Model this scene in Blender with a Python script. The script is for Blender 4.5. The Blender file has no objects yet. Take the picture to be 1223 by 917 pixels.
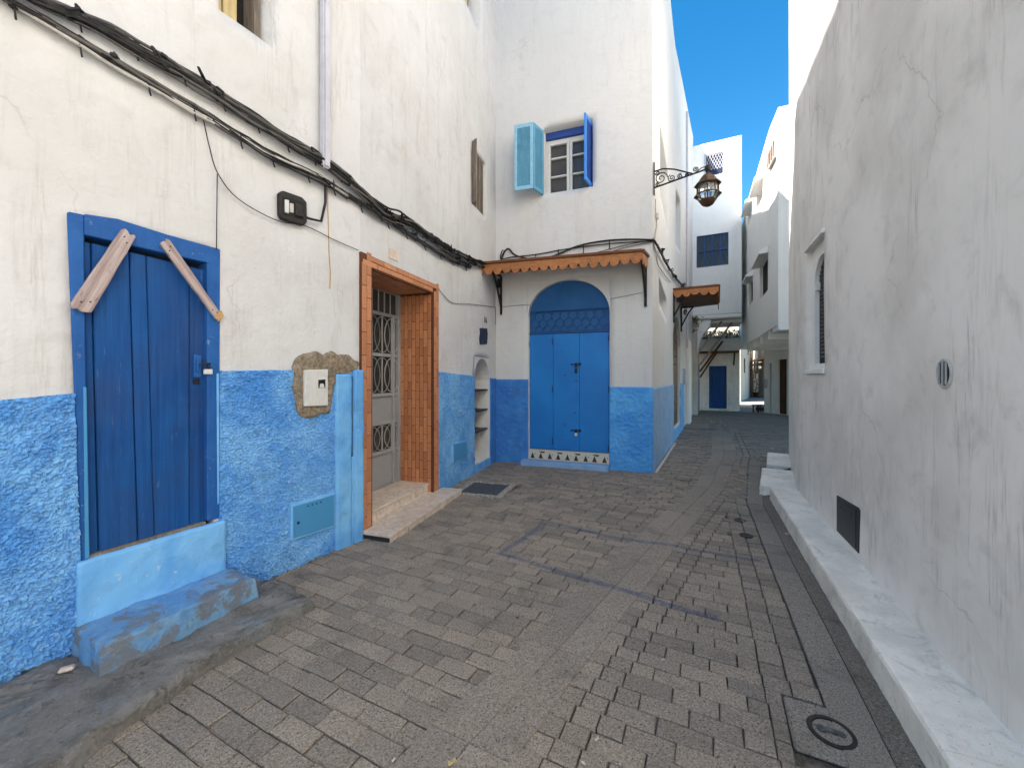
import bpy, bmesh, math, random
import numpy as np
from mathutils import Vector, Matrix
random.seed(11)
R = math.radians
scene = bpy.context.scene
COL = scene.collection

# ------------------------------------------------------------------ camera, sky, sun, exposure
EYE, FPX, CX, CY = 1.62, 480.0, 611.5, 450.0          # eye height (m); focal length, centre and horizon in photo pixels
cam_d = bpy.data.cameras.new('camera'); cam = bpy.data.objects.new('camera', cam_d); COL.objects.link(cam)
cam.location = (0, 0, EYE); cam.rotation_euler = (R(90), 0, 0)
cam_d.sensor_width = 36.0; cam_d.lens = 36.0*FPX/1223.0; cam_d.shift_y = (CY-458.5)/1223.0
cam_d.clip_start = 0.05; cam_d.clip_end = 500
scene.camera = cam
SUN_TRAVEL_AZ, SUN_EL = R(72), R(50)                  # light travels towards +X (left to right), a little away from the camera
sd = Vector((math.sin(SUN_TRAVEL_AZ)*math.cos(SUN_EL), math.cos(SUN_TRAVEL_AZ)*math.cos(SUN_EL), -math.sin(SUN_EL)))
sun_d = bpy.data.lights.new('sun', 'SUN'); sun_d.energy = 4.2; sun_d.angle = R(0.5); sun_d.color = (1.0, 0.965, 0.92)
sun = bpy.data.objects.new('sun', sun_d); COL.objects.link(sun)
sun.rotation_euler = sd.to_track_quat('-Z', 'Y').to_euler(); sun.location = (-20, -3, 25)
world = bpy.data.worlds.new('World'); scene.world = world; world.use_nodes = True
wn = world.node_tree.nodes; wn.clear()
sky = wn.new('ShaderNodeTexSky'); sky.sky_type = 'NISHITA'; sky.sun_disc = False
sky.sun_elevation = SUN_EL; sky.sun_rotation = SUN_TRAVEL_AZ + math.pi
sky.altitude = 0; sky.air_density = 1.0; sky.dust_density = 0.15; sky.ozone_density = 1.0
bg = wn.new('ShaderNodeBackground'); bg.inputs['Strength'].default_value = 0.052
wo = wn.new('ShaderNodeOutputWorld')
hs = wn.new('ShaderNodeHueSaturation'); hs.inputs['Saturation'].default_value = 1.45; hs.inputs['Hue'].default_value = .494
world.node_tree.links.new(sky.outputs[0], hs.inputs['Color']); world.node_tree.links.new(hs.outputs[0], bg.inputs[0]); world.node_tree.links.new(bg.outputs[0], wo.inputs[0])
vs = scene.view_settings
vs.view_transform = 'Standard'; vs.look = 'None'; vs.gamma = 1.0; vs.use_curve_mapping = False
vs.exposure = 2.58
vs.use_white_balance = True; vs.white_balance_temperature = 6850
scene.render.engine = 'CYCLES'
cy = scene.cycles
cy.max_bounces = 8; cy.diffuse_bounces = 6; cy.glossy_bounces = 3; cy.transmission_bounces = 6; cy.transparent_max_bounces = 8
cy.use_denoising = True
cy.sample_clamp_indirect = 6.0

# ------------------------------------------------------------------ helpers
def smooth(t): return t*t*t*(t*(t*6-15)+10)
_prng = np.random.RandomState(5)
_perm = _prng.permutation(256); _perm = np.concatenate([_perm, _perm])
_grad = np.array([[math.cos(a), math.sin(a)] for a in np.linspace(0, 2*math.pi, 16, endpoint=False)])
def pnoise(x, y):
    x = np.asarray(x, float); y = np.asarray(y, float)
    xi = np.floor(x).astype(int); yi = np.floor(y).astype(int)
    xf = x-xi; yf = y-yi; xi &= 255; yi &= 255
    u, v = smooth(xf), smooth(yf)
    def g(ix, iy, dx, dy):
        h = _perm[_perm[ix & 255]+(iy & 255)] & 15
        return _grad[h, 0]*dx+_grad[h, 1]*dy
    a = g(xi, yi, xf, yf); b = g(xi+1, yi, xf-1, yf); c = g(xi, yi+1, xf, yf-1); d = g(xi+1, yi+1, xf-1, yf-1)
    return (a*(1-u)+b*u)*(1-v)+(c*(1-u)+d*u)*v
def fbm(x, y, o=4):
    r = 0; a = 1.0
    for i in range(o):
        r = r+a*pnoise(x*2**i+17.3*i, y*2**i+5.1*i); a *= .5
    return r

WM = {}                                                # world matrices of linked objects
def link(o, parent=None, M=None):
    COL.objects.link(o)
    if M is None: M = Matrix.Identity(4)
    if parent is not None:
        o.parent = parent; o.matrix_parent_inverse = WM[parent].inverted()
    o.matrix_basis = M; WM[o] = M
    return o
def tag(o, label=None, cat=None, group=None, kind=None):
    if label: o['label'] = label
    if cat: o['category'] = cat
    if group: o['group'] = group
    if kind: o['kind'] = kind
    return o
def empty(name, loc, label, cat, group=None):
    o = bpy.data.objects.new(name, None); o.empty_display_size = .2
    link(o, None, Matrix.Translation(Vector(loc)))
    return tag(o, label, cat, group)

class MB:
    def __init__(s): s.v = []; s.f = []
    def add(s, vs, fs):
        b = len(s.v); s.v.extend([tuple(p) for p in vs]); s.f.extend([tuple(i+b for i in f) for f in fs]); return s
    def hexa(s, p):                                    # 8 corners: bottom ring 0-3, top ring 4-7
        return s.add(p, [(0,3,2,1),(4,5,6,7),(0,1,5,4),(1,2,6,5),(2,3,7,6),(3,0,4,7)])
    def box(s, x0, x1, y0, y1, z0, z1, M=None):
        p = [Vector(q) for q in ((x0,y0,z0),(x1,y0,z0),(x1,y1,z0),(x0,y1,z0),(x0,y0,z1),(x1,y0,z1),(x1,y1,z1),(x0,y1,z1))]
        if M is not None: p = [M @ q for q in p]
        return s.hexa(p)
    def wbox(s, W, s0, s1, t0, t1, z0, z1):
        return s.hexa([W.P(s0,t0,z0),W.P(s1,t0,z0),W.P(s1,t1,z0),W.P(s0,t1,z0),W.P(s0,t0,z1),W.P(s1,t0,z1),W.P(s1,t1,z1),W.P(s0,t1,z1)])
    def prism(s, W, poly, t0, t1):                     # polygon of (s, z) on wall W, thick from t0 to t1
        n = len(poly)
        vs = [W.P(a, t1, z) for a, z in poly]+[W.P(a, t0, z) for a, z in poly]
        return s.add(vs, [tuple(range(n)), tuple(range(2*n-1, n-1, -1))]+[(i, (i+1) % n, (i+1) % n+n, i+n) for i in range(n)])
    def slab(s, poly, z0, z1):                         # polygon of (x, y)
        n = len(poly)
        vs = [(x, y, z1) for x, y in poly]+[(x, y, z0) for x, y in poly]
        return s.add(vs, [tuple(range(n)), tuple(range(2*n-1, n-1, -1))]+[(i, (i+1) % n, (i+1) % n+n, i+n) for i in range(n)])
    def tube(s, pts, r, n=6, caps=True):
        pts = [Vector(p) for p in pts]; m = len(pts); rr = r if isinstance(r, (list, tuple)) else [r]*m
        t = [(pts[min(i+1, m-1)]-pts[max(i-1, 0)]).normalized() for i in range(m)]
        up = Vector((0, 0, 1)) if abs(t[0].z) < .9 else Vector((1, 0, 0))
        x = t[0].cross(up).normalized(); vs = []
        for i in range(m):
            x = (x-t[i]*x.dot(t[i])).normalized(); y = t[i].cross(x)
            for k in range(n):
                a = 2*math.pi*k/n; vs.append(pts[i]+(x*math.cos(a)+y*math.sin(a))*rr[i])
        fs = [(i*n+k, i*n+(k+1) % n, (i+1)*n+(k+1) % n, (i+1)*n+k) for i in range(m-1) for k in range(n)]
        if caps: fs += [tuple(range(n-1, -1, -1)), tuple((m-1)*n+k for k in range(n))]
        return s.add(vs, fs)
    def lathe(s, c, prof, n=8, rot=0.0, cap=True):     # prof: (r, z)
        vs = [(c[0]+r*math.cos(2*math.pi*k/n+rot), c[1]+r*math.sin(2*math.pi*k/n+rot), c[2]+z) for r, z in prof for k in range(n)]
        m = len(prof)
        fs = [(i*n+k, i*n+(k+1) % n, (i+1)*n+(k+1) % n, (i+1)*n+k) for i in range(m-1) for k in range(n)]
        if cap: fs += [tuple(range(n-1, -1, -1)), tuple((m-1)*n+k for k in range(n))]
        return s.add(vs, fs)
    def mesh(s, name, mat, bevel=0, smooth_=False, seg=1, norm=True, origin=None):
        me = bpy.data.meshes.new(name)
        if origin is None: me.from_pydata(s.v, [], s.f)
        else:
            o = Vector(origin); me.from_pydata([Vector(p)-o for p in s.v], [], s.f)
        if bevel or norm:
            bm = bmesh.new(); bm.from_mesh(me)
            bmesh.ops.recalc_face_normals(bm, faces=bm.faces)
            if bevel:
                bmesh.ops.remove_doubles(bm, verts=bm.verts, dist=1e-5)
                es = [e for e in bm.edges if len(e.link_faces) == 2 and e.calc_face_angle(0) > .5]
                bmesh.ops.bevel(bm, geom=es, offset=bevel, segments=seg, affect='EDGES', clamp_overlap=True)
            bm.to_mesh(me); bm.free()
        if smooth_: me.polygons.foreach_set('use_smooth', [True]*len(me.polygons))
        if mat: me.materials.append(mat)
        return me
    def build(s, name, mat, parent=None, bevel=0, smooth_=False, seg=1, norm=True):
        a = np.array([tuple(p) for p in s.v]); lo, hi = a.min(0), a.max(0)
        o = Vector(((lo[0]+hi[0])/2, (lo[1]+hi[1])/2, lo[2]))
        me = s.mesh(name, mat, bevel, smooth_, seg, norm, o)
        return link(bpy.data.objects.new(name, me), parent, Matrix.Translation(o))

class Wall:                                            # a vertical wall plane: s along it, t out of it, z up
    def __init__(w, p0, p1, side=1):
        w.p0 = Vector(p0); d = Vector(p1)-w.p0; w.L = d.length; w.d = d.normalized()
        w.n = Vector((w.d.y, -w.d.x))*side
    def P(w, s, t, z):
        q = w.p0+w.d*s+w.n*t; return Vector((q.x, q.y, z))
    def uv(w, u, v, t=0.0):                            # photo pixel -> (s, z) where the sight line meets this wall
        a = (u-CX)/FPX; b = (CY-v)/FPX
        Y = (w.n.dot(w.p0)+t)/(w.n.x*a+w.n.y)
        return (w.d.dot(Vector((a*Y, Y))-w.p0), EYE+b*Y)
    def s(w, u, t=0.0): return w.uv(u, CY, t)[0]
    def poly(w, pts, t=0.0): return [w.uv(u, v, t) for u, v in pts]
    def frame(w, s, t, z):                             # matrix: x along, y out, z up
        o = w.P(s, t, z)
        return Matrix(((w.d.x, w.n.x, 0, o.x), (w.d.y, w.n.y, 0, o.y), (0, 0, 1, o.z), (0, 0, 0, 1)))
def gnd(u, v, z=0.0):                                  # photo pixel -> point on the level z
    Y = (EYE-z)*FPX/(v-CY); return Vector(((u-CX)/FPX*Y, Y))

def wall_grid(W, s0, s1, z0, z1, holes=(), step=.12, amp=.008, jit=.003, seed=0, zoff=None, cuts=(), top=None):
    """plaster sheet with openings (s0, s1, z0, z1, depth); jambs run back from every opening's edge"""
    def brk(a, b, ex):
        e = sorted({round(x, 4) for x in [a, b]+[x for x in ex if a < x < b]}); out = []
        for i in range(len(e)-1):
            n = max(1, int(math.ceil((e[i+1]-e[i])/step)))
            out += [e[i]+(e[i+1]-e[i])*k/n for k in range(n)]
        return np.array(out+[e[-1]])
    S = brk(s0, s1, [h[0] for h in holes]+[h[1] for h in holes]+list(cuts)); Z = brk(z0, z1, [h[2] for h in holes]+[h[3] for h in holes])
    ss, zz = np.meshgrid(S, Z, indexing='ij')
    t = amp*(fbm(ss*.9+seed, zz*.9+seed*2, 3)+.35*pnoise(ss*4+seed, zz*4))
    js = jit*pnoise(ss*3.1+seed+9, zz*3.1)*2; jz = jit*pnoise(ss*3.1+seed, zz*3.1+31)*2
    js[0, :] = js[-1, :] = 0; t[0, :] = t[-1, :] = 0; jz[:, 0] = 0
    if top is not None:                                # sloping roof line: stretch z
        zt = np.array([top(x) for x in S])[:, None]; zz = z0+(zz-z0)*(zt-z0)/(z1-z0)
    nz = len(Z); vid = {}; m = MB()
    def V(i, j):
        k = (i, j)
        if k not in vid:
            vid[k] = len(m.v); m.v.append(tuple(W.P(ss[i, j]+js[i, j], t[i, j], zz[i, j]+jz[i, j])))
        return vid[k]
    hole = lambda a, b: next((h for h in holes if h[0] < a < h[1] and h[2] < b < h[3]), None)
    edge = {}
    for i in range(len(S)-1):
        for j in range(nz-1):
            h = hole((S[i]+S[i+1])/2, (Z[j]+Z[j+1])/2)
            q = [(i, j), (i+1, j), (i+1, j+1), (i, j+1)]
            if h is None: m.f.append(tuple(V(*k) for k in q))
            else:
                for a, b in zip(q, q[1:]+q[:1]):
                    if (b, a) in edge: del edge[(b, a)]
                    else: edge[(a, b)] = h
    bk = {}
    for (a, b), h in edge.items():
        def B(k):
            if k not in bk:
                bk[k] = len(m.v); m.v.append(tuple(W.P(ss[k]+js[k], -h[4], zz[k]+jz[k])))
            return bk[k]
        if len(h) > 5 and h[5] == 'nobottom' and abs(Z[a[1]]-h[2]) < 1e-6 and abs(Z[b[1]]-h[2]) < 1e-6: continue
        m.f.append((V(*a), V(*b), B(b), B(a)))
    return m
def rough_grid(W, s0, s1, z0, z1, step, f, t0=.0, seed=0, edge=.012, s1f=None):
    """thick roughcast coat: f(s, z) gives its relief; z1 may be a function of s"""
    ns = max(2, int((s1-s0)/step)); zt = z1 if callable(z1) else (lambda a: z1)
    zm = max(zt(s0), zt(s1)); nz = max(2, int((zm-z0)/step))
    S = np.linspace(s0, s1, ns+1); q = np.linspace(0, 1, nz+1)
    ss, qq = np.meshgrid(S, q, indexing='ij')
    ztop = np.array([zt(a) for a in S])[:, None]+.006*fbm(S*7+seed, S*0+seed, 3)[:, None]
    zz = z0+qq*(ztop-z0)
    if s1f is not None: ss = s0+(ss-s0)/(s1-s0)*(s1f(zz)-s0)
    t = t0+f(ss, zz)
    m = MB()
    wx = W.p0.x+W.d.x*ss+W.n.x*t; wy = W.p0.y+W.d.y*ss+W.n.y*t
    m.v = list(zip(wx.ravel(), wy.ravel(), zz.ravel())); k = nz+1
    m.f = [(i*k+j, (i+1)*k+j, (i+1)*k+j+1, i*k+j+1) for i in range(ns) for j in range(nz)]
    # close the rim back to the wall
    rim = [(i, 0) for i in range(ns+1)]+[(ns, j) for j in range(1, nz+1)]+[(i, nz) for i in range(ns-1, -1, -1)]+[(0, j) for j in range(nz-1, 0, -1)]
    b = len(m.v)
    for i, j in rim: m.v.append(tuple(W.P(ss[i, j], -edge, zz[i, j])))
    n = len(rim)
    for a in range(n):
        i, j = rim[a]; i2, j2 = rim[(a+1) % n]
        m.f.append((i*k+j, b+a, b+(a+1) % n, i2*k+j2))
    return m

# ------------------------------------------------------------------ materials
class NT:
    def __init__(s, name):
        s.m = bpy.data.materials.new(name); s.m.use_nodes = True; s.t = s.m.node_tree; s.n = s.t.nodes; s.n.clear()
        s.out = s.n.new('ShaderNodeOutputMaterial'); s.b = s.n.new('ShaderNodeBsdfPrincipled'); s.L(s.b.outputs[0], s.out.inputs[0])
        g = s.n.new('ShaderNodeNewGeometry'); s.pos = g.outputs['Position']; s.nor = g.outputs['Normal']
    def L(s, a, b): s.t.links.new(a, b)
    def put(s, sock, v):
        if hasattr(v, 'is_linked') or isinstance(v, bpy.types.NodeSocket): s.L(v, sock)
        else:
            if isinstance(v, (tuple, list)) and len(v) == 3 and sock.type == 'RGBA': v = (*v, 1)
            sock.default_value = v
    def map(s, scale, src=None, loc=(0, 0, 0), rot=(0, 0, 0)):
        m = s.n.new('ShaderNodeMapping'); s.put(m.inputs['Vector'], src or s.pos)
        m.inputs['Scale'].default_value = scale; m.inputs['Location'].default_value = loc; m.inputs['Rotation'].default_value = rot; return m.outputs[0]
    def noise(s, sc, det=5, rough=.55, vec=None, dist=0.0):
        k = s.n.new('ShaderNodeTexNoise'); s.put(k.inputs['Vector'], vec or s.pos)
        k.inputs['Scale'].default_value = sc; k.inputs['Detail'].default_value = det; k.inputs['Roughness'].default_value = rough; k.inputs['Distortion'].default_value = dist
        return k.outputs['Fac']
    def vor(s, sc, feature='F1', vec=None, out='Distance'):
        k = s.n.new('ShaderNodeTexVoronoi'); k.feature = feature; s.put(k.inputs['Vector'], vec or s.pos); k.inputs['Scale'].default_value = sc; return k.outputs[out]
    def ramp(s, x, lo, hi, a=0.0, b=1.0):
        k = s.n.new('ShaderNodeMapRange'); k.interpolation_type = 'SMOOTHSTEP'
        s.put(k.inputs[0], x); k.inputs[1].default_value = lo; k.inputs[2].default_value = hi; k.inputs[3].default_value = a; k.inputs[4].default_value = b; return k.outputs[0]
    def math(s, op, a, b=0.0, c=None):
        k = s.n.new('ShaderNodeMath'); k.operation = op; s.put(k.inputs[0], a); s.put(k.inputs[1], b)
        if c is not None: s.put(k.inputs[2], c)
        return k.outputs[0]
    def vm(s, op, a, b=None, out=0):
        k = s.n.new('ShaderNodeVectorMath'); k.operation = op; s.put(k.inputs[0], a)
        if b is not None: s.put(k.inputs[1], b)
        return k.outputs['Value'] if out == 'v' else k.outputs[0]
    def mix(s, f, a, b, mode='MIX'):
        k = s.n.new('ShaderNodeMix'); k.data_type = 'RGBA'; k.blend_type = mode
        s.put(k.inputs[0], f); s.put(k.inputs[6], a); s.put(k.inputs[7], b); return k.outputs[2]
    def bump(s, h, dist, strength=1.0, prev=None):
        k = s.n.new('ShaderNodeBump'); k.inputs['Distance'].default_value = dist; k.inputs['Strength'].default_value = strength
        s.put(k.inputs['Height'], h)
        if prev is not None: s.L(prev, k.inputs['Normal'])
        return k.outputs[0]
    def rand(s):
        k = s.n.new('ShaderNodeObjectInfo'); return k.outputs['Random']
    def attr(s, name):
        k = s.n.new('ShaderNodeAttribute'); k.attribute_name = name; return k.outputs['Fac']
    def fin(s, col, rough=.9, nrm=None, metal=0.0, spec=None):
        s.put(s.b.inputs['Base Color'], col); s.put(s.b.inputs['Roughness'], rough); s.b.inputs['Metallic'].default_value = metal
        if spec is not None: s.b.inputs['Specular IOR Level'].default_value = spec
        if nrm is not None: s.L(nrm, s.b.inputs['Normal'])
        return s.m

def plaster(name, c1, c2, dirt=(.30, .28, .25), streak=.25, blotch=.5, cracks=0.0, bump=.006, scrape=0.0, fine=.0012):
    k = NT(name)
    big = k.ramp(k.noise(.9, 6, .6), .38, .66)
    col = k.mix(k.math('MULTIPLY', big, blotch), c1, c2)
    mid = k.ramp(k.noise(4.5, 7, .65, dist=.6), .5, .78)
    col = k.mix(k.math('MULTIPLY', mid, blotch*.45), col, dirt)
    st = k.noise(1.0, 6, .62, k.map((8, 8, .9)))
    st2 = k.noise(1.0, 5, .6, k.map((64, 64, 4.5)))
    sm = k.math('MULTIPLY', k.ramp(st, .46, .68), k.ramp(st2, .40, .66))
    sm = k.math('MULTIPLY', sm, k.ramp(k.noise(.55, 3, .5), .36, .56))
    col = k.mix(k.math('MULTIPLY', sm, streak), col, dirt)
    pits = k.ramp(k.vor(16, vec=k.vm('ADD', k.pos, (3.1, .2, 7))), .02, .055, 1, 0)
    pits = k.math('MULTIPLY', pits, k.ramp(k.noise(2.2, 2), .56, .64))
    col = k.mix(k.math('MULTIPLY', pits, .55), col, dirt)
    nrm = k.bump(k.noise(9, 6, .6), bump)
    nrm = k.bump(k.noise(1.0, 4, .6, k.map((2.4, 2.4, 5.0), rot=(.5, .45, .2))), bump*1.2, 1.0, nrm)
    if cracks:
        wob = k.n.new('ShaderNodeTexNoise'); wob.inputs['Scale'].default_value = 3.0; wob.inputs['Detail'].default_value = 6; k.L(k.pos, wob.inputs['Vector'])
        dv = k.vm('ADD', k.pos, k.vm('SCALE', k.vm('SUBTRACT', wob.outputs['Color'], (.5, .5, .5))))
        dv.node.inputs[1].links[0].from_node.inputs['Scale'].default_value = .38
        e = k.vor(.55, 'DISTANCE_TO_EDGE', dv)
        c = k.math('MULTIPLY', k.ramp(e, .0, .0042, 1, 0), k.ramp(k.noise(.8, 2, vec=k.map((1, 1, 1), loc=(5, 5, 5))), .46, .56))
        col = k.mix(k.math('MULTIPLY', c, cracks), col, (.22, .20, .18))
        nrm = k.bump(c, .004, -1.0, nrm) if False else nrm
    nrm = k.bump(k.noise(90, 3, .6), fine, 1.0, nrm)
    return k.fin(col, .93, nrm, spec=.2)

def painted(name, c1, c2, chip=(.5, .5, .5), chips=.5, rough=.75, bump=.004, fade=.6, fs=2.2, dirt=.0, crumbs=0.0):
    k = NT(name)
    f = k.ramp(k.noise(fs, 7, .62, dist=.4), .34, .68)
    col = k.mix(k.math('MULTIPLY', f, fade), c1, c2)
    st = k.ramp(k.noise(1.0, 6, .6, k.map((9, 9, .8))), .45, .75)
    col = k.mix(k.math('MULTIPLY', st, .25*fade), col, c2)
    if dirt:
        d = k.ramp(k.noise(3.3, 6, .65, k.map((1, 1, 1.6), loc=(4, 1, 2))), .52, .70)
        col = k.mix(k.math('MULTIPLY', d, dirt), col, (.10, .11, .12))
    if crumbs:
        cr = k.ramp(k.noise(42, 5, .65), .40, .62); col = k.mix(k.math('MULTIPLY', cr, crumbs), col, k.mix(1.0, col, (.52, .58, .68), 'MULTIPLY'))
    ch = k.ramp(k.noise(24, 8, .7), .60, .66)
    ch = k.math('MULTIPLY', ch, k.ramp(k.noise(2.7, 3, vec=k.map((1, 1, 1), loc=(7, 3, 1))), .42, .62))
    col = k.mix(k.math('MULTIPLY', ch, chips), col, chip)
    nrm = k.bump(k.noise(22, 6, .6), bump)
    if crumbs: nrm = k.bump(k.noise(60, 6, .65), .010, 1.0, nrm)
    nrm = k.bump(ch, .0015, -.6, nrm)
    nrm = k.bump(k.noise(130, 3), .0008, 1.0, nrm)
    return k.fin(col, rough, nrm, spec=.3)

def wood(name, c1, c2, grain=(60, 60, 2.2), rough=.7, chips=0.0, chip=(.2, .15, .1), bump=.002, var=.15):
    k = NT(name)
    g = k.noise(1.0, 7, .65, k.map(grain), dist=.5)
    col = k.mix(k.ramp(g, .35, .68), c1, c2)
    col = k.mix(k.math('MULTIPLY', k.ramp(k.noise(3, 5), .4, .7), var), col, (.04, .03, .03))
    col = k.mix(k.math('MULTIPLY', k.rand(), var*.7), col, c2)
    if chips:
        ch = k.ramp(k.noise(1.0, 6, .7, k.map(tuple(x*.5 for x in grain))), .66, .70)
        ch = k.math('MULTIPLY', ch, k.ramp(k.noise(3.5, 3), .45, .6)); col = k.mix(k.math('MULTIPLY', ch, chips), col, chip)
        pk = k.math('MULTIPLY', k.ramp(k.vor(32), .05, .10, 1, 0), k.ramp(k.noise(6, 2), .44, .52)); col = k.mix(k.math('MULTIPLY', pk, chips), col, (.012, .014, .02))
        sc_ = k.math('MULTIPLY', k.ramp(k.noise(1.0, 5, .6, k.map((55, 55, 7), loc=(3, 1, 2))), .63, .68), k.ramp(k.noise(2.2, 3), .47, .57)); col = k.mix(k.math('MULTIPLY', sc_, chips*.6), col, k.mix(.5, col, (.16, .22, .34)))
        gr_ = k.ramp(k.noise(2.4, 6, .65, dist=.4), .48, .70); col = k.mix(k.math('MULTIPLY', gr_, .4), col, k.mix(1.0, col, (.45, .5, .6), 'MULTIPLY'))
    return k.fin(col, rough, k.bump(g, bump), spec=.2)

def simple(name, c, rough=.6, metal=0.0, var=.25, sc=12, c2=None, bump=.0008):
    k = NT(name)
    n = k.noise(sc, 6, .6)
    col = k.mix(k.math('MULTIPLY', k.ramp(n, .35, .7), var), c, c2 or tuple(x*.45 for x in c))
    return k.fin(col, rough, k.bump(k.noise(sc*5, 4), bump), metal, spec=.3)

SPRAY = []                                             # world segments of the sprayed blue outline on the paving
def stone(name, c1, c2, scale=1.0, rnd=.5, spray=False, rough=.85, speck=.8, stainc=(.055, .050, .045)):
    k = NT(name)
    n = k.noise(95*scale, 4, .75)
    col = k.mix(k.ramp(n, .40, .60), c1, c2)
    sp = k.ramp(k.noise(150*scale, 2, .5), .58, .66); col = k.mix(k.math('MULTIPLY', sp, speck*.6), col, (.42, .40, .38))
    sp = k.ramp(k.noise(120*scale, 2, .5, k.map((1, 1, 1), loc=(9, 4, 1))), .58, .68); col = k.mix(k.math('MULTIPLY', sp, speck), col, (.030, .028, .027))
    r = k.rand() if rnd else 0.5
    if rnd == 'attr': r = k.attr('tone'); rr = .5
    else: rr = rnd
    col = k.mix(rr, col, k.mix(1.0, col, k.mix(r, (.55, .55, .57), (1.35, 1.30, 1.24)), 'MULTIPLY'))
    w = k.ramp(k.noise(.75, 5, .6), .36, .70); col = k.mix(k.math('MULTIPLY', w, .38), col, k.mix(1.0, col, (1.35, 1.26, 1.15), 'MULTIPLY'))
    d = k.ramp(k.noise(2.6, 7, .68, dist=.5), .52, .74); col = k.mix(k.math('MULTIPLY', d, .55), col, stainc)
    spots = k.math('MULTIPLY', k.ramp(k.vor(3.3, vec=k.vm('ADD', k.pos, (.37, .11, 0))), .025, .06, 1, 0), k.ramp(k.noise(1.4, 2), .5, .56)); col = k.mix(k.math('MULTIPLY', spots, .8), col, (.02, .018, .018))
    if spray and SPRAY:
        flat = k.vm('MULTIPLY', k.pos, (1, 1, 0))
        wob = k.math('MULTIPLY', k.math('SUBTRACT', k.noise(6, 4), .5), .05)
        best = None
        for a, b in SPRAY:
            ax, ay = a; bx, by = b; dx, dy = bx-ax, by-ay; l2 = dx*dx+dy*dy
            pa = k.vm('SUBTRACT', flat, (ax, ay, 0))
            h = k.math('MULTIPLY', k.vm('DOT_PRODUCT', pa, (dx, dy, 0), 'v'), 1/l2); h.node.use_clamp = True
            q = k.vm('SCALE', (dx, dy, 0)); k.put(q.node.inputs['Scale'], h)
            dd = k.vm('LENGTH', k.vm('SUBTRACT', pa, q), None, 'v')
            best = dd if best is None else k.math('MINIMUM', best, dd)
        best = k.math('ADD', best, wob)
        m_ = k.math('MULTIPLY', k.ramp(best, .008, .052, 1, 0), k.ramp(k.noise(85, 3, .7), .28, .60))
        m_ = k.math('MULTIPLY', m_, k.ramp(k.noise(3.5, 3), .25, .55, .45, 1))
        col = k.mix(k.math('MULTIPLY', m_, .85), col, (.045, .065, .125))
    nrm = k.bump(k.noise(130*scale, 4, .65), .0035)
    nrm = k.bump(k.noise(14*scale, 5), .006, 1.0, nrm)
    return k.fin(col, rough, nrm, spec=.3)

M = {}
M['white'] = plaster('white_limewash', (.585, .588, .592), (.495, .488, .47), streak=.42, blotch=.55, cracks=.22, bump=.012)
M['white2'] = plaster('white_paint_wall', (.62, .612, .60), (.555, .545, .53), streak=.22, blotch=.32, cracks=.16, bump=.005)
M['grey_wall'] = plaster('weathered_grey_wall', (.88, .842, .79), (.68, .645, .595), dirt=(.36, .335, .30), streak=.75, blotch=.75, cracks=.28, bump=.004)
M['cream'] = plaster('far_cream_plaster', (.86, .84, .80), (.79, .765, .72), streak=.15, blotch=.3, bump=.004)
M['far_tan'] = plaster('far_tan_plaster', (.55, .50, .43), (.40, .36, .30), streak=.3, blotch=.6, bump=.004)
M['old'] = plaster('old_peeling_plaster', (.62, .58, .52), (.40, .36, .31), streak=.5, blotch=.8, bump=.01)
M['blue_rough'] = painted('blue_roughcast_paint', (.085, .32, .72), (.26, .56, .86), (.50, .62, .72), .7, .85, .010, .7, 2.4, .16, crumbs=.5)
M['blue_smooth'] = painted('blue_smooth_render', (.10, .34, .70), (.20, .49, .80), (.45, .54, .6), .8, .8, .005, .9, 2.4, .25)
M['blue_deep'] = painted('deep_blue_render', (.035, .17, .50), (.06, .27, .62), (.25, .35, .5), .5, .8, .007, .8, 2.0, .25)
M['blue_mid'] = painted('mid_blue_render', (.055, .29, .70), (.11, .42, .80), (.30, .42, .56), .5, .8, .009, .8, 2.4, .15)
M['blue_pale'] = painted('pale_grey_blue_render', (.20, .36, .60), (.30, .44, .62), (.42, .46, .5), .5, .85, .006, .8, 4.0, .15)
M['door_blue'] = wood('weathered_blue_door_paint', (.004, .052, .20), (.008, .082, .275), (45, 45, 1.2), .5, .9, (.03, .06, .16), .003, .25)
M['frame_blue'] = painted('blue_door_frame_paint', (.006, .074, .27), (.015, .11, .35), (.20, .27, .38), .7, .55, .004, .8, 3)
M['shop_blue'] = simple('blue_shop_door_paint', (.004, .155, .48), .5, 0, .7, 1.3, (.008, .22, .60), .0005)
M['shop_blue2'] = simple('dusty_blue_arch_paint', (.007, .09, .27), .6, 0, .5, 3, (.02, .13, .34))
M['iron_blue'] = simple('blue_painted_iron', (.020, .075, .23), .5, 0, .4, 30)
M['shutter'] = wood('pale_blue_shutter_paint', (.09, .31, .48), (.16, .40, .56), (50, 50, 3), .6, .3, (.3, .3, .28), .0012, .1)
M['shutter_frame'] = simple('light_blue_shutter_frame', (.26, .50, .66), .6, 0, .3, 18)
M['shutter_edge'] = simple('bright_blue_shutter_paint', (.035, .24, .72), .5, 0, .25, 14)
M['shutter_deep'] = simple('dark_blue_shutter_paint', (.025, .075, .33), .55, 0, .3, 14)
k = NT('weathered_board'); tc = k.n.new('ShaderNodeTexCoord').outputs['Object']
g_ = k.noise(1.0, 7, .65, k.map((2.5, 60, 60), tc), dist=.4); c = k.mix(k.ramp(g_, .32, .66), (.47, .39, .375), (.27, .21, .20))
c = k.mix(k.math('MULTIPLY', k.ramp(k.noise(1.0, 6, .7, k.map((9, 45, 45), tc)), .60, .66), .8), c, (.10, .07, .055)); c = k.mix(k.math('MULTIPLY', k.ramp(k.noise(9, 6, .7), .5, .7), .45), c, (.22, .15, .13))
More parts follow.
